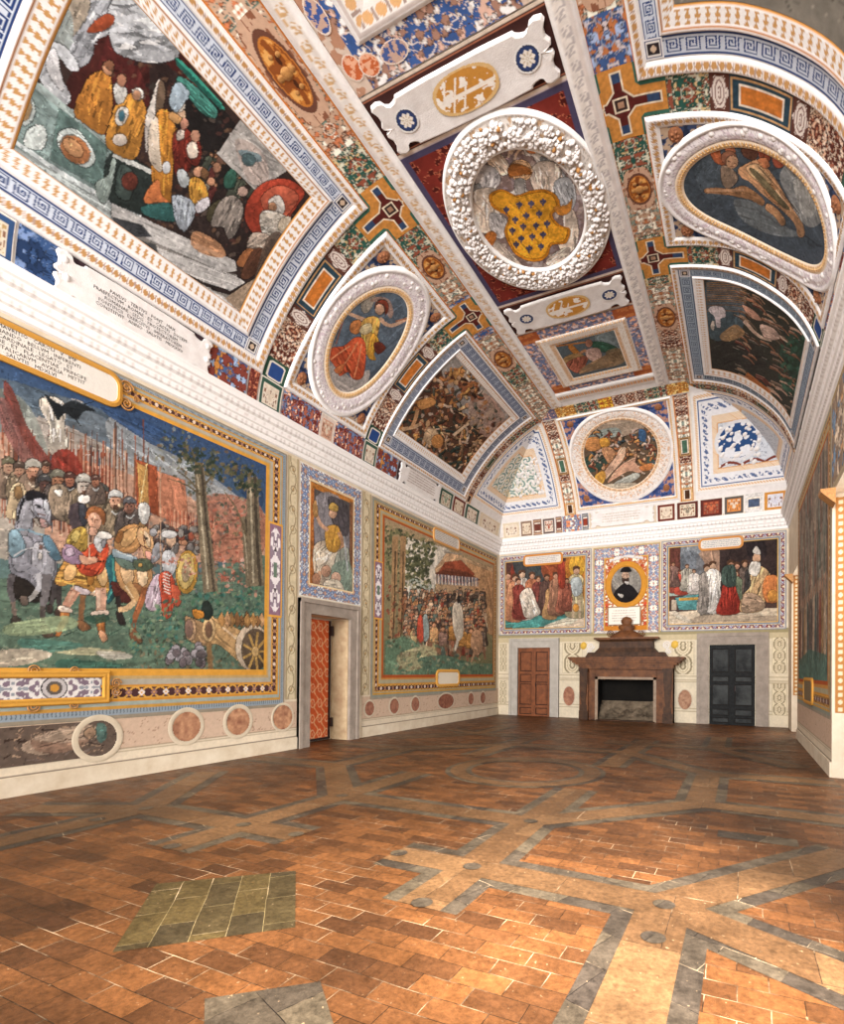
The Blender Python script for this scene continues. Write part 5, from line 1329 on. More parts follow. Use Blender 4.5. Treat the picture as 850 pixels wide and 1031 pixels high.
def melee(c,reg,n,pal,size=(5,12),w=(1.5,4),skin=.3):
    p=np.array(reg,float).reshape(-1,2);x0,y0=p.min(0);x1,y1=p.max(0)
    for i in range(n):
        x=c.r.uniform(x0,x1);y=c.r.uniform(y0,y1);L=c.r.uniform(*size);th=c.r.uniform(0,6.28);b=c.r.uniform(-.9,.9);ww=c.r.uniform(*w)
        q=[x,y,x+L*.5*math.cos(th),y+L*.5*math.sin(th),x+L*math.cos(th+b),y+L*math.sin(th+b)];col=c.r.choice(pal)
        c.ln([q[0]+.5,q[1]+.7,q[2]+.5,q[3]+.7,q[4]+.5,q[5]+.7],ww*1.15,hx(col)*.35,w2=ww*.6,al=.7);c.ln(q,ww,col,w2=ww*.5)
        c.ln([q[0]-.2,q[1]-.4,q[2]-.2,q[3]-.4],ww*.3,np.minimum(hx(col)*1.35+.05,1),al=.8)
        if c.r.random()<skin: c.el(x,y,ww*.55,ww*.65,c.r.choice(['c8916a','b07850','d8a880']),grad=.3,ol=.4)
# ---- big painting (left)
t,b=framed_panel(VL,2.38,6.98,.63,3.97,(.24,.22,.2,.16),(.24,.26,.22,.2),(.3,.3,.25,.21),'large council scene with enthroned pope, white curtain and kneeling captain on left vault','vault_painting','263c6e','c6cedb','c0925a')
c=Canvas(VL,*b,.0115,base='3a2a26',sd=11)
runs(c,"""
G 4a1c18 60 100 80 60 112 20 150 10 190 60 180 110 110 160 60 150
G 5a2220 100 60 118 22 140 70 150 110 120 150 90 130
G 2e2422 150 60 220 120 290 180 300 260 240 300 180 260
G 1f1c1c 170 90 225 110 250 160 220 190 190 150
""")
c.dabs([100,60,190,60,240,130,300,200,270,290,160,230,110,170],420,['4a342c','2a2020','5c4030','6a5a50','3c3834','7a5840','54302a'],r=(1.5,5),al=.7)
for k in range(16):
    x=c.r.uniform(196,262);y=160+(x-196)*.62+c.r.uniform(-16,26);c.fig(x,y+18,26,c.r.choice(['4a5044','6a4a3c','7c7468','5c2c28','3c4c54']),skin='a87858',lean=c.r.uniform(.2,.7))
runs(c,"""
F 4 a4a8b0 76 0 120 0 112 30 96 40 90 60 74 68 62 55 72 20
F 7 b4b8be 112 0 150 0 180 50 160 62 130 58 112 44
P 9b4426 104 14 114 16 112 24 102 30 90 32 88 28
P a89a88 70 0 90 0 84 20 70 36
G 8f9a98 40 20 70 10 70 50 44 60
P b8bcc2 42 48 52 42 64 46 76 60 78 70 70 70 62 60 58 56 48 62 62 80 70 96 66 104 50 96 40 80 34 70 34 60
P d8d8dc 46 54 54 48 58 58 60 72 64 86 60 90 50 76 46 66
S 7b908e 30 80 118 150 116 208 12 146
S 5c7672 60 104 108 142 102 190 50 160
S 97a8a6 30 76 120 148 118 154 28 84
P c0ccca 60 132 76 130 90 146 95 160 86 168 70 160 58 146
E a86a40 75 150 17 12 42
E c08a5c 73 148 12 7 42
P b8c4c2 20 96 32 100 34 116 24 126 18 116
E a8865c 25 110 6 11 10
P c4cecc 28 130 42 126 46 138 40 150 24 146
G a8b4b4 12 146 116 206 180 246 160 256 60 200 12 160
L c8d2d4 4 4 14 142 70 180 118 204 180 244
P 27302e 112 154 158 176 152 214 132 212 106 196
S c8ccc8 114 152 160 174 158 178 113 157
P 3c4a46 120 166 134 174 130 200 116 194
E 5a2a20 130 182 8 9
P 8fa09a 96 184 108 176 112 160 116 164 108 200 100 202
F 5 b9752c 86 82 96 72 106 72 112 84 112 110 104 134 88 126 74 112
F 5 c08030 122 98 136 94 146 108 144 130 136 158 120 156 106 144 112 116
E d8d4cc 122 116 6 10 20
E 3a6a7c 122 116 3 5
E d0c4b8 120 140 7 6
E c08a68 108 68 5 7 -30
P 8a5a40 104 64 110 60 114 64 112 70
P d8d8d4 114 90 118 82 126 88 126 98 118 104
E b0785c 122 80 4.5 6.5
P e0dcd4 133 90 140 88 144 94 140 100 134 96
E c08a68 137 95 4 5
P d8d0c8 160 78 162 100 154 120 148 150 146 148 146 120 152 100
P 6f5a48 160 80 166 90 162 112 156 112
F 5 c8802c 158 112 170 112 176 130 174 160 172 190 170 206 158 200 152 176 154 140
P d8c8b4 150 128 158 118 160 150 162 172 150 160
E d0d4d8 167 168 4 6
E d0a888 180 114 6 8 -20
P e0d4c4 174 106 182 100 186 106 180 112
P d8a060 172 112 182 118 178 124 170 118
F 4 7a2a20 174 136 184 128 192 134 194 150 190 170 178 178 174 160
F 3 d8c8bc 178 132 184 130 184 138 178 140
F 4 7c2c22 186 142 196 136 202 150 198 166 188 160
P d8c8b8 188 146 196 142 198 156 190 158
E b8806a 185 124 4 6
E c08a70 196 136 4.5 6
P 35a08a 182 60 220 100 222 108 180 66
F 6 3f8478 180 76 196 86 210 100 218 110 216 118 208 116 200 110 190 98 178 88
P 9fb4c4 170 100 178 82 190 92 184 104 176 112
S 1f5f54 176 58 222 104 222 110 178 66
P c8703c 144 200 158 180 162 196 170 204 158 208
P 2c5a58 142 208 170 204 176 222 150 218
F 4 d89838 190 182 198 178 206 186 208 200 200 212 192 206
P b8c0c4 186 188 190 180 184 170 178 172 180 184
E c89070 200 172 6 5 -20
P 6a4a30 204 168 210 174 206 180 202 176
F 4 9aa4b0 174 196 190 200 196 212 186 232 178 226 174 210
P d0ccd4 196 206 208 198 210 206 200 214
P 4a4430 212 206 226 200 232 214 220 226 208 220
F 5 8a8078 220 204 232 196 242 202 244 214 238 232 230 240 224 228 212 226
E c0a090 244 192 5 5
P 2f5a4c 226 176 236 168 236 186 226 188
E a8785c 218 168 4 5
E b88464 212 182 4 4
S b0aca8 218 154 242 120 290 170 258 192
G b8a8a0 236 140 262 150 270 180 250 182
G 6f8a94 240 150 260 154 262 162 246 160
E 4c6468 250 160 7 6 30
P a83c28 252 196 268 182 290 180 306 192 300 204 290 220 280 236 262 240 250 228 246 214
P c05a40 262 200 280 186 300 196 290 214 276 222
P d8d0c8 270 202 280 196 286 206 284 214 274 214
E a87858 274 208 4 5
F 4 b8b0a4 262 214 276 212 290 220 286 232 278 240 264 234
P c8b8a0 282 220 292 218 290 232 280 230
F 4 a8988a 254 234 272 238 262 252 248 252
P a8683c 248 250 258 254 246 268 238 264
P 5a3828 256 250 268 254 262 268 250 280 242 276
G 5a4a40 268 240 284 236 272 276 254 292
S 6a6a68 110 212 142 218 150 228 116 224
S b8b6b4 112 204 180 236 236 262 238 272 220 276 112 226
G b8835c 196 232 220 244 226 258 206 256 192 246
S 807c78 120 228 220 272 238 276 236 286 214 284 118 240
S 3a3c40 112 218 142 226 152 238 120 238
S c4c2c0 150 246 238 278 246 284 232 292 206 284 140 252
S 8a8680 152 256 214 292 236 298 230 304 200 296
S 46484a 134 240 156 246 158 254 140 254
S d8d4d0 160 264 232 302 244 308 240 316 180 288
S a89078 226 300 262 276 282 250 266 300 246 318
""")
c.build('picture',t,h=.02)
# ---- big painting (right, largely out of frame)
t,b=framed_panel(VR,2.38,6.98,.76,4.21,(.24,.22,.2,.16),(.24,.26,.22,.2),(.3,.3,.25,.21),'large framed painting at the top right edge of the vault with blue key border','vault_painting','2c4478','c6cedb','c0925a')
c=Canvas(VR,*b,.03,base='8a8478',sd=12);c.build('picture',t,h=.02)
# ---- oval panels
def oval_panel(sf,label,tr,cu=8.7,cv=2.3,ru=1.2,rv=1.64,s0=7.48,s1=9.93,iu=.7,iv=1.1,sd=0,t0=.63,t1=3.97):
    t=thing('vault_painting',label,'ceiling painting',sf.pos(cu,cv,0))
    patch('spandrel',sf,s0+.1,s1-.1,t0+.07,t1-.07,lambda U,V:(lambda n,b:mixc(mixc(b,n>.56,'c0a890'),n<.38,'26304a'))(fbm(np.abs(U-cu)*11,np.abs(V-cv)*11,4,3),fill(U,'3c4c70')),t,h=.004,res=.016)
    for a in (-1,1):
        for b_ in (-1,1):
            mb=MB();P=sf.pos(cu+a*.9,cv+b_*1.34,.008);N=sf.pos(cu+a*.9,cv+b_*1.34,.1)-P;blob(mb,P,.11,sq=(1,1.2,.3),N=N,n=12);[blob(mb,sf.pos(cu+a*.9+q*.035,cv+b_*1.34+w_*.04,.02),.028,sq=(1,1,1.1),N=N,n=6) for q,w_ in ((-1,1),(1,1),(0,-.2),(0,-1.2),(-1.8,-.5),(1.8,-.5))]
            mb.build('corner_mask',mat('mask_ochre','a8704a',noise=1,col2='6a4030',nscale=26),t,smooth=True)
    rframe('egg_frame',sf,s0,s1,t0,t1,.19,P_bands([(0,.25,'efeceb'),(.25,.8,P_egg('ebe6e2','b98e5a',gap=.1)),(.8,1,'efeceb')]),t,h=.004,hp=RAISE,res=.014,resc=.02)
    ering('flower_ring',sf,cu,cv,(ru,rv),(iu+.14,iv+.14),P_bands([(0,.2,'f2f0ef'),(.2,.3,'d8d2d0'),(.3,1,P_relief('e6e0e2','b3a8ae',sc=20,sd=sd,tint='cfc0c8'))]),t,h=.012,hp=([0,.12,.25,.35,.65,.95,1],[0,.04,.045,.025,.04,.03,.02]),res=.015,resc=.02)
    eggs_on(sf,ellpath(cu,cv,(ru+iu+.14)/2-.03,(rv+iv+.14)/2-.03,70),.05,t,.03,.09,m=STU,name='flower_relief',jit=.06,sq=(1,1,.5),sd=sd)
    ering('egg_ring',sf,cu,cv,(iu+.14,iv+.14),(iu,iv),P_egg('ead8c0','d8a868',gap=.055),t,h=.012,hp=([0,.3,.8,1],[.02,.03,.02,0]),res=.012,resc=.02)
    eggs_on(sf,ellpath(cu,cv,iu+.07,iv+.07,130),.022,t,.03,.05,m=mat('cream_gilt','e6c89a',noise=1,col2='c8985c',nscale=30),name='bead_moulding')
    c=Canvas(sf,cu-iu-.02,cu+iu+.02,cv-iv-.02,cv+iv+.02,.0115,base='4c5866',sd=sd);tr(c)
    c.build('picture',t,h=.016,mask=lambda a,b:((a-cu)/(iu+.02))**2+((b-cv)/(iv+.02))**2<1)
    return t
def angel(c):
    runs(c,"""
G 5f6f80 330 340 350 310 400 290 412 320 390 360 360 380 332 370
G b8aca4 326 366 340 360 352 380 372 372 364 394 340 396
G 8a8c90 326 350 336 344 340 362 330 368
P 9f9688 364 300 372 290 378 292 376 304 370 314 364 312
G a88474 372 302 382 298 392 302 396 314 392 320 386 308 378 304
E 5a3428 384 308 7 7
E d8a888 382 311 4.5 5.5
P 8a3a28 380 303 388 302 391 310 387 318 388 308
L d8ac8c 4 3 368 322 358 318 348 314
L a85a44 3 2 352 310 346 314 344 320
L d8ac8c 4 3 382 320 390 328 400 326 410 320
L b07050 1.6 1.6 398 323 410 320
P c87a40 354 324 362 322 364 330 358 336 352 332
F 3 d8a44c 364 324 374 318 382 322 380 336 378 352 370 358 364 340
P e6d09c 364 328 372 325 374 332 368 336 362 334
F 3 d89a30 374 336 380 340 382 350 376 354 378 362 370 358
P 6a2c20 376 346 382 344 388 350 380 356
F 7 c8502c 330 358 334 350 346 348 356 340 364 340 368 350 366 376 360 382 354 380 350 374 342 378 338 370
L e08858 1.6 1 360 344 350 362 338 376
L e08858 1.6 1 364 346 360 366 356 380
L e89868 1.4 1 352 348 340 356 332 362
L a86048 1 1 346 320 338 346
P c06838 336 372 346 366 342 376
""")
def hero(c):
    runs(c,"""
G 46525e 690 150 760 120 830 150 850 230 800 250 700 215
G 566470 700 170 730 150 740 180 715 200
G 8f9190 786 176 800 160 816 172 830 200 831 218 820 228 808 222 796 200
G a9aaa6 800 182 814 182 824 204 818 218 808 212
G 747c80 740 200 770 206 790 226 810 236 780 236 750 222
P 9a4a34 759 134 772 134 776 146 776 160 768 163 764 150
P a8523a 779 150 788 144 800 148 804 155 796 161 786 168 780 164
P c87858 784 152 792 150 794 156 786 160
P 6a4030 748 148 758 144 764 152 760 160 750 156
P 8f7864 727 166 736 168 744 178 736 188 728 184
P b86038 716 150 724 148 727 156 731 164 724 164 718 158
P c0704c 730 146 738 145 741 152 734 153
E 8f5c44 735 158 8 7 20
E cc9a74 738 162 6 6.5 20
L 5a3020 .8 .8 734 161 737 162
L 5a3020 .8 .8 740 163 742 164
L 8a4c38 .9 .6 736 166 740 167
P c89468 744 170 752 164 764 160 772 166 778 174 785 184 794 200 804 216 810 226 811 236 805 237 801 224 790 212 778 202 766 192 756 182 748 178
P dcb080 752 168 762 164 770 170 778 182 770 184 760 178
P b07c50 770 186 780 186 790 200 784 204 774 196
L e4bc90 2 1 782 190 798 212
P a87850 748 186 758 190 770 200 768 206 756 200 738 196 724 194 711 193 711 189 724 188 738 189
L cc9c74 2.5 2 750 190 730 191 712 191
P c08c60 774 204 784 210 792 222 788 226 780 216 772 210
P 6f6448 756 170 764 172 782 192 796 208 790 208 774 192
L 4a3a28 1 .8 764 166 786 190 806 214
P c8784c 764 160 772 158 776 166 770 168
""")
oval_panel(VL,'oval painting of winged angel in orange robe, left side of vault',angel,sd=3)
oval_panel(VR,'oval painting of reclining nude flying hero with cloud, right side of vault',hero,sd=4,cv=2.47,ru=1.22,rv=1.72,iu=.79,iv=1.3,t0=.76,t1=4.21)
# ---- small battle panels
e_,k_,l_=(.13,.22,.13,.12),(.2,.27,.28,.24),(.07,.36,.22,.19)
t,b=framed_panel(VL,10.42,14.92,.63,3.97,e_,k_,l_,'crowded cavalry battle painting with tents, far left of vault','vault_painting','4c5672','a4acba','ceac84')
pal=['b8743c','d8944c','7a4428','3a2820','9a5838','c0a088','4a4a40','e0b07c','6c3828','2e3c34','d0b8a4']
c=Canvas(VL,*b,.013,base='5a3c2c',sd=21)
runs(c,"""
G a8a4a0 444 362 462 358 480 380 512 418 500 440 470 420 450 390
G b08a78 474 400 490 396 508 420 496 440 474 430
P c88c4c 452 378 462 370 472 376 474 388 456 386
P b87040 462 386 474 382 482 388 478 398 466 396
""")
c.dabs([400,430,450,375,480,380,505,425,462,475],260,pal,r=(2,4));melee(c,[400,372,480,470],150,pal)
melee(c,[440,420,500,470],60,['3a3428','6a5038','2c3a34','8a6848','b08a64']);c.dabs([470,395,512,418,500,430,475,428],60,['b89c8c','9a8478','c8a890'],r=(2,4),al=.6)
runs(c,"""
P d0ac84 426 440 430 432 438 432 442 440 438 448 430 446
E c88444 440 444 6 7
L c8a078 4 3 404 432 416 430 424 426
L c89464 4 3 420 412 418 422 414 430
P d89450 420 404 434 400 438 406 424 412
L e0c09c 3 2 456 438 466 430 472 426
""")
c.build('picture',t,h=.02)
t,b=framed_panel(VR,10.42,14.92,.76,4.21,(.13,.22,.1,.13),(.2,.27,.22,.26),(.07,.36,.14,.22),'dark cavalry charge painting with white horse, far right of vault','vault_painting','44526a','98a6b4','ceac88')
c=Canvas(VR,*b,.013,base='3c3c34',sd=22)
runs(c,"""
G 4f6470 712 282 740 284 750 300 748 330 716 340
G 2c4438 790 340 816 330 812 360 800 400 785 380
G 3a3834 716 345 760 345 770 372 716 372
""")
pal2=['8a5c44','b08868','5a4034','38302c','a06848','c8a088','4c4c44','7a3c30','2c3430','6c5848']
for i in range(110):
    x=c.r.uniform(735,800);y=c.r.uniform(288,400)+(x-735)*.2;L_=c.r.uniform(8,18);c.ln([x,y,x+L_*.6,y+L_*.25,x+L_,y+L_*.75],c.r.uniform(1.2,3.6),c.r.choice(pal2),w2=.8);c.ln([x,y-.8,x+L_*.6,y+L_*.2],.7,'c8b09c',al=.6)
for i in range(16): y=284+i*1.9; c.ln([712,y,752,y+2],.9,c.r.choice(['a8784c','6a7078','8a6a50']))
runs(c,"""
P d8ccd0 714 309 722 307 730 310 731 318 726 320 726 328 722 328 720 318 716 314
P d8ccc0 718 322 720 324 719 332 716 328
G b0885c 726 336 740 326 748 330 750 336 738 342 728 342
L d8b8a0 4 2 750 322 764 338 778 342
L d8c0a8 3 1 770 330 784 336 794 344
P c8a898 766 326 780 330 786 340 772 340
P d09a80 748 306 760 312 768 322 756 318
L c8743c 5 3 752 376 768 388 776 394
""")
c.dabs([785,350,815,330,806,400,790,390],70,['2f5a48','25402f','3f6a54'],r=(2,4));c.build('picture',t,h=.02)
# ---- transverse bands, crosses, long bands
for sf,sd_ in ((VL,'left'),(VR,'right')):
    transband('grotesque_band',sf,6.98,7.48,'grotesque band in green and red on %s vault before the oval painting'%sd_)
    transband('grotesque_band',sf,9.93,10.42,'grotesque band in green and red on %s vault beyond the oval painting'%sd_)
    transband('grotesque_band',sf,14.92,15.22,'narrow brown band beside the %s corner panel'%sd_,True)
    def LB(a,c,W,L): return seq([(0,1.4,CRM),(1.4,3.8,P_grot('c8a890',['5f7c74','a86848','e0d0c0'],sc=10,sd=6)),(3.8,5.2,BLU if sd_=='right' else GRN),(5.2,6.1,GRN),(6.1,7.3,CRM),(7.3,8.6,BLU if sd_=='left' else GRN),(8.6,9.7,CRM),(9.7,10.9,GRN if sd_=='left' else RED),(10.9,12.5,CRM)],CRM)(a,c,W,L)
    dt=0 if sf is VL else .23
    o=strip('grotesque_band',sf,(2.3,3.97+dt),(15.3,3.97+dt),(0,.55),P_bands([(0,.05,'c87c3c'),(.05,.95,LB),(.95,1,'c87c3c')]),h=.004,res=.016)
    tag(o,'long grotesque band with masks beside the %s rib of the central strip'%sd_,'painted band')
    crossplate(sf,7.22,4.25+dt,'red and ochre cross ornament on %s vault nearest the viewer'%sd_);crossplate(sf,10.17,4.25+dt,'red and ochre cross ornament on %s vault beyond the first'%sd_)
    g='gilt masks along the %s long band'%sd_
    mask_oval(sf,8.62,4.24+dt,.3,.19,'gilt mask oval beside the coat of arms, %s'%sd_,g)
    mask_oval(sf,11.9 if sd_=='left' else 12.0,4.24+dt,.36,.2,'gilt mask oval beside the small coffer, %s'%sd_,g)
    mask_oval(sf,5.0 if sd_=='left' else 5.4,4.24+dt,.5,.2,'gilt mask oval near the top edge, %s'%sd_,g)
    fnm=P_bands([(0,.14,'eeebea'),(.14,.3,'d8cfca'),(.3,.75,P_scroll('e6dfd9','cba678' if sd_=='left' else 'b8b0b0',gap=.2)),(.75,1,'efecea')])
    o=strip('ceiling_rib',sf,(1.8,4.52+dt*.92),(14.75,4.52+dt*.92),(0,.34),fnm,h=.004,hp=([0,.1,.25,.5,.75,.9,1],[0,.06,.065,.045,.065,.06,0]),res=.016,resc=.03)
    tag(o,'long white stucco rib along the %s side of the central strip'%sd_,'rib')
# ---- frieze above the cornice
def plaque_shape(sf,u0,u1,v0,v1,parent,h=.02,name='scroll_plaque',m=STU,horns=True,flat=True):
    """white cartouche plate with curled ends"""
    uc,vc=(u0+u1)/2,(v0+v1)/2;a=(u1-u0)/2;b=(v1-v0)/2
    P=[(-1,.95),(-.86,1.1),(-.82,.72),(-.7,.8),(-.68,.98),(.68,.98),(.7,.8),(.82,.72),(.86,1.1),(1,.95),(.93,.5),(1,.12),(.9,0),(1,-.12),(.93,-.5),(1,-.95),(.86,-1.05),(.8,-.72),(.7,-.8),(.66,-.98),(-.66,-.98),(-.7,-.8),(-.8,-.72),(-.86,-1.05),(-1,-.95),(-.93,-.5),(-1,-.12),(-.9,0),(-1,.12),(-.93,.5)]
    p=chaikin(np.array(P),1);n=len(p);mb=MB();rings=[(1,1,0),(1,1,.035),(.98,.94,.045)];
    for k,(sx,sy,hh) in enumerate(rings):
        U=uc+p[:,0]*a*sx;V=vc+p[:,1]*b*sy;mb.V.append(sf.pos(U,V,h+hh));
        if k: q=np.arange(n);r=(q+1)%n;mb.Q.append(np.stack([(k-1)*n+q,(k-1)*n+r,k*n+r,k*n+q],1))
    for k in range(n):pass
    mid=np.stack([uc+p[:,0]*a*.9,vc+0*p[:,1]],1);mb.V.append(sf.pos(mid[:,0],mid[:,1],h+.035));q=np.arange(n);r=(q+1)%n;mb.Q.append(np.stack([2*n+q,2*n+r,3*n+r,3*n+q],1));mb.n=4*n
    return mb.build(name,m,parent)
def frieze(sf,lst,label):
    for i,(a,b,fn,l) in enumerate(lst):
        v0,v1=.06,(.74 if sf is VR else .62)
        o=strip('frieze_panel',sf,(a+.015,v0),(b-.015,v0),(0,v1-v0),fn,h=.005,res=.014);tag(o,l,'painted panel')
SQg=P_square('38564a','e0d4c4');SQr=P_square('6a2c24','ddcdb8');SQb=P_square('34507a','d8ccb8','b89a6a')
BO=P_grot('48608c',['a8743c','8498b4','6a342c'],sc=9,sd=3,th=.53);RW_=seq([(1.0,1.45,P_square('d8c8bc','c89a84'))],P_grot('74302a',['d8a890','8a5040','5a6a8a'],sc=16,sd=5,th=.54))
frieze(VL,[(2.3,2.95,SQb,'blue framed square at the left edge of the frieze'),(2.95,3.35,SQb,'blue framed square with pale flower left of the white plaque'),(3.35,3.8,P_grot('35507c',['64789c','1c2c48'],sc=12,sd=1),'blue panel touching the white plaque on the left frieze'),(3.8,5.9,P_flat('3a2a30'),'dark ground behind the inscribed white plaque'),
(5.9,6.72,BO,'blue and ochre panel right of the inscribed plaque'),(6.72,6.96,P_grot('6a2c28',['a86a50'],sc=20,sd=2),'small dark red panel left of the green face square'),(6.96,7.5,SQg,'green framed face square below the first left band'),(7.5,9.93,RW_,'long red frieze panel beneath the left oval'),(9.93,10.45,SQg,'green framed face square below the second left band'),
(10.45,11.3,BO,'blue and ochre panel left of the small white plaque'),(11.3,13.4,P_flat('3a2a30'),'dark ground behind the small left plaque'),(13.4,14.2,P_square('38564a','d8ccb8','8a9a84'),'green panel with white niche right of small plaque'),(14.2,15.0,SQr,'red framed square near the far left corner'),(15.0,16.0,SQg,'green square second from the far left corner'),(16.0,17.7,P_square('d8c8b0','e4d8c8'),'cream square nearest the far left corner')],'l')
frieze(VR,[(4.0,7.0,BO,'blue panel of right frieze beside the large painting'),(7.0,7.5,SQg,'green square of right frieze before the oval'),(7.5,9.9,RW_,'red panel of right frieze beneath the oval'),(9.9,10.4,SQg,'green square of right frieze beyond the oval'),(10.4,14.9,P_flat('4a4844'),'dark grey panel of right frieze beneath the cavalry charge'),(14.9,17.6,SQr,'red square of right frieze near the corner')],'r')
frieze(VB,[(-8.0,-7.3,P_square('d8c8b0','e8dccc'),'cream square at the left end of back frieze'),(-7.3,-6.8,P_square('8a7060','e0d0b8'),'grey scroll square, second on the back frieze'),(-6.8,-6.45,P_framed('7a5a50','c0a080','6a3a30'),'narrow brown panel left of the tower square'),(-6.45,-5.95,P_square('6a5a58','e8dccc','a85a44'),'white square with red tower on back frieze'),(-5.95,-5.7,P_framed('7a5a50','c0a080','6a3a30'),'narrow brown panel right of the tower square'),(-5.7,-5.0,P_grot('6f7c9c',['e0d0c0','b07050'],sc=12,sd=3),'blue grey panel under the left rib of the back wall'),(-5.0,-4.75,P_framed('5a6470','a8a098','8a3a28'),'slim slate panel with red bar on back frieze'),(-4.75,-2.5,P_flat('cfc0ac'),'cream ground behind the back plaque'),(-2.5,-1.9,SQr,'red square left of the right rib on the back frieze'),(-1.9,-1.2,P_square('5a2c26','e0d0b8','8a8070'),'square with white house under the right rib'),(-1.2,-.5,P_square('5a2c26','8a4030','c06a48'),'dark red square right of the right rib'),
(-.5,.1,P_square('5a5450','d88a44'),'grey panel with orange square on back frieze'),(.1,.6,P_framed('d8d4d0','e0dcd8','4a5870'),'pale panel with blue lozenge on back frieze'),(.6,1.25,P_square('c88a3c','dcdce4','d0d0dc'),'ochre framed pale panel at the right end of back frieze')],'b')
t=thing('scroll_plaque','large white inscribed plaque with curled ends above the left cornice','plaque',VL.pos(4.85,.4,0))
plaque_shape(VL,3.72,5.98,.04,.61,t,h=.015)
tx="PAVLVS · TERTIVS · PONT · MAX\nPRAEFECTVM · ROMAE · ET · CASTRI · DVCEM\nROMANAE · SEDIS · PROTECTOREM\nPONTIFICII · EXERCITVS · IMPERATOREM\nCONSTITVIT · ANNO · SALVTIS · MDXXXV"
text_on(VL,tx,4.85,.33,.066,t,h=.066,name='lettering')
eggs_on(VL,[(3.82,.62),(3.9,.2)],.06,t,.04,.2,m=STU,name='curled_end');eggs_on(VL,[(5.86,.62),(5.9,.2)],.06,t,.04,.2,m=STU,name='curled_end')
t=thing('scroll_plaque','small white inscribed plaque above the left cornice near the far corner','plaque',VL.pos(12.4,.4,0));plaque_shape(VL,11.35,13.4,.1,.61,t,h=.015);marks(VL,11.7,13.1,.2,.62,6,t,.062,'a08c80')
t=thing('scroll_plaque','white plaque with ochre scroll edge in middle of the back frieze','plaque',VB.pos(-3.6,.4,0));plaque_shape(VB,-4.7,-2.55,.1,.66,t,h=.015);marks(VB,-4.3,-2.95,.22,.56,4,t,.062,'b8a894')
t=thing('scroll_plaque','pale grey plaque on the right frieze under the cavalry charge','plaque',VR.pos(12.6,.4,0));plaque_shape(VR,11.6,13.6,.14,.6,t,h=.015)
# ---- end cove
t=thing('vault_painting','round battle painting in white ring at the end of the vault','ceiling painting',VB.pos(-3.45,2.4,0))
cu,cv=-3.46,2.42
patch('spandrel',VB,-5.05,-1.86,.8,3.95,lambda U,V:(lambda n,b:mixc(mixc(b,n>.57,'b88a78'),n<.38,'2c3c6a'))(fbm(np.abs(U-cu)*10,np.abs(V-cv)*10,4,3),fill(U,'44588a')),t,h=.004,res=.02)
rframe('egg_frame',VB,-5.13,-1.79,.72,4.02,.13,P_bands([(0,.2,'efeceb'),(.2,.85,P_egg('ebe0d2','d8a868',gap=.07)),(.85,1,'efeceb')]),t,h=.004,hp=RAISE,res=.018,resc=.02)
for a in (-1,1):
    for b_ in (-1,1):
        mb=MB();P=VB.pos(cu+a*1.3,cv+b_*1.3,.008);blob(mb,P,.11,sq=(1,1,.35),N=VB.pos(cu+a*1.3,cv+b_*1.3,.1)-P,n=10);mb.build('corner_mask',mat('mask_ochre','b87848'),t,smooth=True)
ering('flower_ring',VB,cu,cv,(1.62,1.6),(1.24,1.24),P_bands([(0,.2,'f4f1ef'),(.2,.3,'d8cfca'),(.3,1,P_relief('e8ddd4','b8a69a',sc=18,sd=3,tint='d8b090'))]),t,h=.012,hp=([0,.12,.25,.35,.65,.95,1],[0,.04,.045,.025,.04,.03,.02]),res=.02)
eggs_on(VB,ellpath(cu,cv,1.4,1.4,100),.045,t,.03,.09,m=STU,name='flower_relief',jit=.05,sq=(1,1,.5))
ering('bead_ring',VB,cu,cv,(1.24,1.24),(1.13,1.13),P_egg('ecd8c0','d0a070',gap=.06),t,h=.012,hp=([0,.3,.8,1],[.02,.03,.02,0]),res=.018)
c=Canvas(VB,cu-1.15,cu+1.15,cv-1.15,cv+1.15,.013,base='6a5440',sd=31)
runs(c,"""
G b09a84 592 428 620 420 650 424 640 436 600 440
G 8c9a94 594 436 620 430 624 438 596 442
G 2f4a40 590 460 610 455 612 470 592 475
G 3c5c54 656 450 664 450 662 468 652 466
""")
melee(c,[588,434,664,480],120,['b0683c','c88444','8a5838','d8a880','5a4030','a8907c','3c4038','c8a898','7a3c2c','4c5c64'],size=(4,9),w=(1.5,3.5))
runs(c,"""
P c88448 590 442 602 440 606 450 596 454 589 450
P e09a38 604 442 612 441 614 448 606 450
P 3f6490 644 432 650 434 650 444 644 442
P c88c60 606 452 614 450 620 456 614 466 610 462
P e0b090 624 452 630 450 628 462 618 474 608 484 604 482 612 470 620 460
P d8a080 632 464 640 460 640 466 648 472 644 476 634 474 622 480 612 486 618 476 626 468
P d8983c 600 478 608 474 610 480 606 488 600 484
P b0b0a4 622 484 640 476 644 480 630 488 616 490
P c87840 644 470 656 466 656 472 648 474
G c8b8a0 608 488 640 486 636 494 612 494
""")
c.build('picture',t,h=.016,mask=lambda a,b:((a-cu)/1.15)**2+((b-cv)/1.15)**2<1)
RIBF=seq([(0,.42,P_framed('b87a34','e0c090','4a3020')),(.42,1.2,CRM),(1.2,1.4,RED),(1.4,2.0,P_framed('7a5a3c','c8a070','4a6a58')),(2.0,2.7,CRM),(2.7,3.45,RED)],CRM)
for a,l in ((-5.62,'left'),(-1.79,'right')):
    o=strip('grotesque_band',VB,(a,.62),(a,4.0),(.49,0),P_bands([(0,.1,'e8dccc'),(.1,.14,'c87c3c'),(.14,.86,RIBF),(.86,.9,'c87c3c'),(.9,1,'e8dccc')]),h=.006,res=.016);tag(o,'cream grotesque rib %s of the round painting'%l,'painted band')
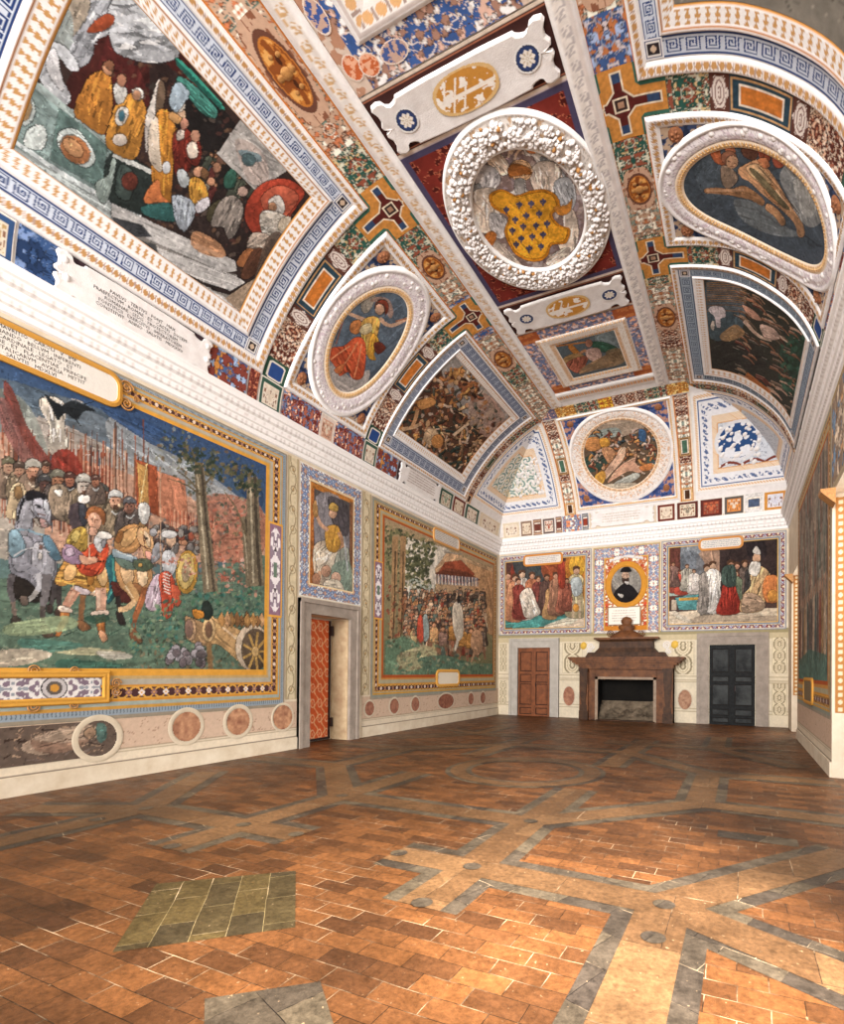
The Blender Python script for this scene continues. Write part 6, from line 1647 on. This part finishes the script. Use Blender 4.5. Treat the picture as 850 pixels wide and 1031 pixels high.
o=strip('grotesque_band',VB,(-5.65,4.03),(-1.3,4.03),(0,.48),P_bands([(0,.06,'e8dccc'),(.06,.94,seq([(0,.6,P_grot('5a5a78',['c8a08c'],sc=14)),(.6,1.2,OCR),(1.2,1.9,GRN),(1.9,2.3,P_grot('c87830',['e8b040','8a4028'],sc=12)),(2.3,3.2,RED),(3.2,3.8,GRN),(3.8,4.4,OCR)],RED)),(.94,1,'e8dccc')]),h=.008,res=.016);tag(o,'dark grotesque band across the end of the central strip','painted band')
# corner panels
def corner(sf_side,label,style,rgt):
    t=thing('vault_corner_fresco',label,'ceiling panel',VB.pos(-6.6 if not rgt else 0,1.5,0))
    zc_,xc_=PL[2][:300],PL[1][:300]
    def colr(d,x,y):
        b=fill(d,'e4ddd4')
        n=fbm(x*11,y*11,5 if not rgt else 8,3)
        if style=='lattice':
            b=fill(d,'7f9a94');cell=.42;rr=np.hypot(((x/cell)%1-.5),((y/cell)%1-.5))*cell;th=np.arctan2(((y/cell)%1-.5),((x/cell)%1-.5));b=mixc(b,(np.sin(rr*46-th*2)>-.1),'e9e5dc');b=mixc(b,n>.64,'d8c8a8')
        else:
            b=fill(d,'cfd4dc');b=mixc(b,(n>.5)&(n<.54),'8f97a8')
        b=mixc(b,d<.66,'d9a878');b=mixc(b,(d<.64)&(d>.5)&(((x+y)/.07)%1<.75),'ead8c0')
        lf=(np.hypot(((x+y)/.2)%1-.5,(d-.32)/.2)<.36)&(fbm(x*20,y*20,3,2)>.42);b=mixc(b,d<.5,'e6e6ea');b=mixc(b,(d<.44)&(d>.2)&lf,'5a6c94');b=mixc(b,(d<.19)&(d>.16),'3f5a8c')
        b=mixc(b,d<.16,'efeae6');b=mixc(b,(d<.12)&(d>.05)&(((x+y)/.08)%1<.6),'d8a868');return b
    def f1(U,V): d=np.minimum(U-15.24,V-.84);d=np.minimum(d,(3.95-V)*.6+.0);return colr(d,U,V)
    xe=(-5.64 if not rgt else -1.28)
    def f2(U,V): 
        q=(xe-U) if not rgt else (U-xe);d=np.minimum(q,V-.84);d=np.minimum(d,(3.95-V)*.6);b=colr(d,U,V)
        if style!='lattice':
            r=np.hypot((U+.1)/.62,(V-2.25)/.62);n=fbm(np.abs(U+.1)*7,V*7,4,2);b=mixc(b,r<1,'dcdce0');b=mixc(b,(r<.86),'e4e6ec');b=mixc(b,(r<.84)&(n>.5),'2f4f80')
            b=mixc(b,(V<1.72)&(V>1.5)&(q>.66)&(abs(V-1.5-.12*np.abs(np.sin(U*5)))<.04),'7a3c30')
        return b
    tside,xs,zs=sf_side.P
    def m1(a,b): z=np.interp(b,tside,zs);return a<=S-np.interp(z,zc_,xc_)+.02
    def m2(a,b):
        z=np.interp(b,PL[0],PL[2])
        P_=PR if rgt else PL;xx=np.interp(z,P_[2][:300],P_[1][:300]);return (a<=XR-xx+.02) if rgt else (a>=XL+xx-.02)
    patch('side_panel',sf_side,15.24,S-.0,.84,3.95 if not rgt else 4.2,f1,t,h=.008,res=.018,mask=m1)
    patch('end_panel',VB,*((XL,xe) if not rgt else (xe,XR)),.84,3.95,f2,t,h=.008,res=.016,mask=m2)
    mb=MB();r_=random.Random(5)
    for i in range(90 if style=='lattice' else 40):
        u=r_.uniform(-7.2,-6.2) if not rgt else r_.uniform(-.6,.5);v=r_.uniform(1.5,2.8 if not rgt else 2.7)
        if not rgt and u<XL+np.interp(v,PL[0],PL[1])+.1: continue
        P=VB.pos(u,v,.01);blob(mb,P,r_.uniform(.03,.07),sq=(1,1.3,.5),N=VB.pos(u,v,.1)-P)
    mb.build('stucco_relief',STU,t,smooth=True)
corner(VL,'white and teal stucco scroll panel in the far left corner of the vault','lattice',False)
corner(VR,'pale blue arabesque panel in the far right corner of the vault','arab',True)
# ================================================================= CENTRAL STRIP
X0,X1=XL+3.36,XR-3.36
t=thing('ceiling_coffer','white framed coffer with blue frieze at the top edge of the central strip','coffer',CF.pos(XC,4.2,0))
def fn(U,V):
    n=fbm(np.abs(U-XC)*7,np.abs(V-4.2)*7,4,3);b=grotf(np.abs(U-XC),np.abs(V-4.2),'3f5f9c',['b89a8c','8a6a5c','e0d8d4'],9,4)
    e=(np.abs(U-XC)>1.08);b=mixc(b,e,'d8c4b4');b=mixc(b,e&(n>.5),'b88a70');return b
patch('blue_frieze',CF,X0,X1,2.4,5.68,fn,t,h=.004,res=.014)
rframe('white_frame',CF,X0+.42,X1-.42,2.9,5.2,.42,P_bands([(0,.18,'efeceb'),(.18,.28,'cfc4c0'),(.28,.7,P_egg('ece8e4','dfb07c',gap=.2)),(.7,1,'ebe6e2')]),t,h=.008,hp=RAISE,res=.016)
for i,(x,y,rx,ry,cl) in enumerate(((-4.60,5.36,.13,.16,'c8683c'),(-4.38,5.42,.14,.14,'c8683c'),(-4.63,4.75,.12,.2,'3f5a9c'),(-4.0,5.43,.2,.13,'4a5f98'),(-2.3,5.42,.14,.14,'c8683c'))):
    mb=MB();P=CF.pos(x,y,.006);blob(mb,P,1,sq=(rx,ry,.05),N=(0,0,-1),n=20) if False else None
    rr_=random.Random(i)
    def fo(U,V,x=x,y=y,cl=cl): n=fbm(U*22,V*22,5,3);b=fill(U,cl);b=mixc(b,n>.5,'e8b090' if cl=='c8683c' else 'c8a898');return mixc(b,((U-x)/rx)**2+((V-y)/ry)**2>.8,'e8d8cc')
    patch('oval_grotesque',CF,x-rx,x+rx,y-ry,y+ry,fo,t,h=.009+.001*i,res=.01,mask=lambda a,b_,x=x,y=y:((a-x)/rx)**2+((b_-y)/ry)**2<1)
def plaque(y0,y1,label,orn):
    t=thing('ceiling_plaque',label,'plaque',CF.pos(XC,(y0+y1)/2,0));yc=(y0+y1)/2;ys=(y1-y0)/2
    def fn(U,V):
        b=fill(U,'3a1f1c');m=np.minimum(V-y0,y1-V);b=mixc(b,(m<.035),'d8c8b8');b=mixc(b,(m>.06)&(m<.08),'a86a50');return b*(.9+.2*fbm(U*20,V*20,3)[...,None])
    patch('plaque_ground',CF,X0,X1,y0,y1,fn,t,h=.005,res=.016)
    plaque_shape(CF,X0+.06,X1-.06,y0+.12,y1-.07,t,h=.006,name='white_plate')
    for k,x in enumerate((XC-.88,XC+.95)):
        rr=.17
        def fd(U,V,x=x): r=np.hypot(U-x,V-yc)/rr;th=np.arctan2(V-yc,U-x);b=fill(U,'2f3f6c');b=mixc(b,r>.88,'e8e6e4');b=mixc(b,(r>.8)&(r<.88),'2c3450');b=mixc(b,r<.55+.07*np.cos(th*8),'e8e2da');return mixc(b,(r<.45)&(np.cos(th*8)<-.5),'c8b8a0')
        patch('rosette',CF,x-rr,x+rr,yc-rr,yc+rr,fd,t,h=.056,res=.01,mask=lambda a,b_,x=x:(a-x)**2+(b_-yc)**2<rr*rr)
    x=XC+.06;ru,rv=.47,ys*.58
    def fo(U,V):
        p=(U-x)/ru;q=(V-yc)/rv;b=fill(U,'c48a3e');n=fbm(p*4,q*4,orn,3);b=mixc(b,(abs(np.sin(p*9+q*3))<.3)&(abs(q)<.7)&(p<.1),'ede4d8');b=mixc(b,(abs(q-.1)<.1),'ede4d8');b=mixc(b,(n>.56),'efe8e0');return mixc(b,(p**2+q**2>.84),'d8b47c')
    patch('emblem_oval',CF,x-ru,x+ru,yc-rv,yc+rv,fo,t,h=.056,res=.01,mask=lambda a,b_:abs((a-x)/ru)**2.4+abs((b_-yc)/rv)**2.4<1)
plaque(5.7,6.62,'white strapwork plaque with plant emblem before the coat of arms, nearer the viewer',3)
plaque(10.24,11.3,'white strapwork plaque with emblem beyond the coat of arms',5)
# coat of arms field
t=thing('coat_of_arms','coat of arms with gold shield of lilies inside white fruit wreath','coat of arms',CF.pos(-3.33,8.42,0))
def fn(U,V):
    b=fill(U,'742a22')*(.8+.4*fbm(U*5,V*5,3)[...,None]);n=fbm(np.abs(U-XC)*10,np.abs(V-8.4)*10,9,4);b=mixc(b,(n>.555)&(n<.6),'b8684c');b=mixc(b,(n>.6),'4a1814')
    m=np.minimum(np.minimum(U-X0,X1-U),np.minimum(V-6.62,10.24-V));b=mixc(b,m<.12,'4a4460');b=mixc(b,m<.03,'c8b8b8');return b
patch('red_damask_field',CF,X0,X1,6.62,10.24,fn,t,h=.005,res=.016)
wu,wv=-3.31,8.37
ering('wreath_bed',CF,wu,wv,(1.36,1.8),(.9,1.22),P_bands([(0,.08,'efecea'),(.08,.92,P_relief('e2dcd6','b0a8a2',sc=16,sd=3,tint='c0a080')),(.92,1,'f0eeec')]),t,h=.008,hp=([0,.04,.15,.5,.85,.96,1],[0,.06,.05,.08,.05,.06,0]),res=.018)
mb=MB();mb2=MB();r_=random.Random(8)
for k in range(950):
    a=r_.uniform(0,6.283);f=r_.uniform(.14,.86);x=wu+(1.34+(.9-1.34)*f)*math.cos(a);y=wv+(1.78+(1.22-1.78)*f)*math.sin(a)
    P=CF.pos(x,y,.05+.04*math.sin(f*math.pi));blob(mb if k%22 else mb2,P,r_.uniform(.028,.052),sq=(1,r_.uniform(.7,1.2),.8),N=(r_.uniform(-.3,.3),r_.uniform(-.3,.3),-1),n=7)
mb.build('fruit_relief',STU,t,smooth=True);mb2.build('gilded_fruit',OCH,t,smooth=True)
c=Canvas(CF,wu-.9,wu+.9,wv-1.22,wv+1.22,.011,base='7c6864',sd=41)
c.dabs([470,200,490,155,530,142,565,155,588,190,590,235,565,265,530,272,495,258],260,['a89890','8c7c80','c4b4a8','b0a8a8','6a5658','9a8c94'],r=(2,6),asp=.5,al=.75)
runs(c,"""
F 4 8f7c80 474 180 480 162 492 150 510 144 520 150 512 168 500 178 496 190 480 196
F 3 d8c4b0 489 154 498 148 506 156 512 164 514 172 506 176 498 170 492 164
L d8c0a8 3.4 1.5 514 154 520 146 528 141
L d8c0a8 3 1.2 518 160 521 151 532 145
L d8c0a8 2.6 1 512 158 513 150 518 144
P b8b4b0 528 148 538 143 549 150 557 160 552 168 542 164 536 156 530 156
E b8784c 536 149 6 5
L e0c8a8 1.5 .8 532 148 538 150 540 154
E c07c44 484 163 4.5 4.5
F 4 b0aeb0 476 178 486 166 497 168 504 178 500 188 492 192 482 190
P 8f9498 474 190 482 184 486 192 480 198
F 5 d0c0b0 471 198 484 189 500 190 506 200 503 214 500 226 492 234 480 230 474 214
L a89484 1.5 1 478 204 488 214 490 228
L a89484 1.5 1 486 198 494 208 498 222
F 4 8f9094 544 158 556 162 568 174 575 192 572 206 562 204 556 192 548 180
F 5 ccbcae 534 172 544 162 560 164 566 176 562 188 552 196 542 194 536 186
L a09080 1.5 1 544 168 552 176 550 190
F 4 9da0a4 558 184 572 178 580 194 576 210 564 206
F 4 d0c0b0 566 206 578 212 583 232 578 250 568 254 562 244 568 230
F 4 b8b4b4 494 214 508 218 513 230 504 240 494 230
F 4 c8b8aa 498 240 510 250 524 264 528 272 510 266 498 256
F 4 c8b8aa 566 250 574 250 570 262 556 268 550 262
P c8a078 515 164 523 160 532 163 536 172 531 180 519 180 512 172
P 8a5428 512 170 520 166 530 170 536 173 530 177 522 176 514 178
L 3a2418 1.4 1 516 171 532 174
P b0aca8 519 180 528 180 530 190 536 194 524 200 512 195 518 190
P b06a30 486 240 494 232 500 236 496 246 488 248
P c8a078 516 164 528 162 534 170 530 178 518 178 512 172
P 8a5428 512 168 520 164 532 168 534 174 524 176 514 176
P 9c9894 520 180 527 180 528 192 524 198 519 192
P b8741c 494 194 506 190 520 196 532 192 548 190 560 196 564 208 556 216 564 226 574 230 570 244 556 246 552 256 544 262 532 262 520 256 514 248 508 232 512 218 498 210 493 202
P d89828 497 196 506 192 520 198 532 195 547 193 557 198 560 207 553 216 561 227 571 231 567 242 554 244 550 254 543 259 532 259 522 254 516 247 511 232 514 217 501 208 496 202
P b87830 558 208 570 206 576 200 574 212 564 216
""")
lil=[(523,206),(535,205),(547,203),(510,211),(530,217),(543,215),(519,221),(527,228),(540,227),(516,232),(551,225),(525,240),(536,238),(547,236),(533,250),(545,248),(520,246)]
for x,y in lil:
    for dx,dy,rx,ry in ((0,-1.6,1.3,2.6),(-2.1,-.9,1.2,1.6),(2.1,-.9,1.2,1.6),(0,1,2.4,.7),(0,2.6,.9,1.4)): c.el(x+dx,y+dy,rx,ry,'40405a',ol=0,grad=0)
c.build('shield_picture',t,h=.012,gain=1.05,sat=.95,mask=lambda a,b:((a-wu)/.9)**2+((b-wv)/1.22)**2<1)
# second coffer
t=thing('ceiling_coffer','small rectangular coffer painting of reclining figure on a cloud in white frame','coffer',CF.pos(XC,12.8,0))
def fn(U,V):
    n=fbm(np.abs(U-XC)*9,np.abs(V-12.75)*9,6,3);b=grotf(np.abs(U-XC),np.abs(V-12.75),'6f7ca0',['c89a80','b8a8a8'],13,4);cr=(np.abs(np.abs(U-XC)-1.1)<.24)&(np.abs(np.abs(V-12.72)-1.2)<.2);b=mixc(b,cr,'c87c48');return mixc(b,cr&(n>.5),'a85a34')
patch('blue_frieze',CF,X0,X1,11.32,14.12,fn,t,h=.005,res=.016)
rframe('white_frame',CF,-4.45,-2.33,11.66,13.88,(.4,.34,.35,.36),P_bands([(0,.3,P_egg('efeae4','dcb890',gap=.07)),(.3,.6,P_relief('ebe4dc','cdb8a4',sc=20,sd=2)),(.6,1,P_egg('ece2d6','d8ac7c',gap=.08))]),t,h=.008,hp=RAISE,res=.016)
c=Canvas(CF,-4.06,-2.66,12.0,13.53,.012,base='5a6870',sd=51)
runs(c,"""
G 7c8c90 600 336 620 332 626 350 604 350
P 35604c 596 344 608 344 622 350 612 354 600 352
P c07830 572 346 578 348 586 358 584 360 574 352
L c87c38 1.5 1.5 560 348 590 344
P b89058 566 362 576 356 586 356 588 362 572 368
F 3 b06048 570 366 580 360 592 358 590 366 584 374 578 374
P d8b0a0 590 352 602 350 606 358 600 364 592 360
E a87058 593 345 3.5 4
L b88058 3 2 590 352 582 356
G a8845c 586 370 600 362 612 356 626 352 630 362 620 368 600 372 584 376
G 8a7050 610 354 624 350 628 360 616 364
""")
c.build('picture',t,h=.012)
fe=P_bands([(0,.25,'efecea'),(.25,.75,P_egg('efe4da','dca878',gap=.09)),(.75,1,'efecea')])
strip('end_moulding',CF,(X0-.02,14.12),(X1+.02,14.12),(0,.5),fe,t,h=.006,hp=RAISE,res=.016)
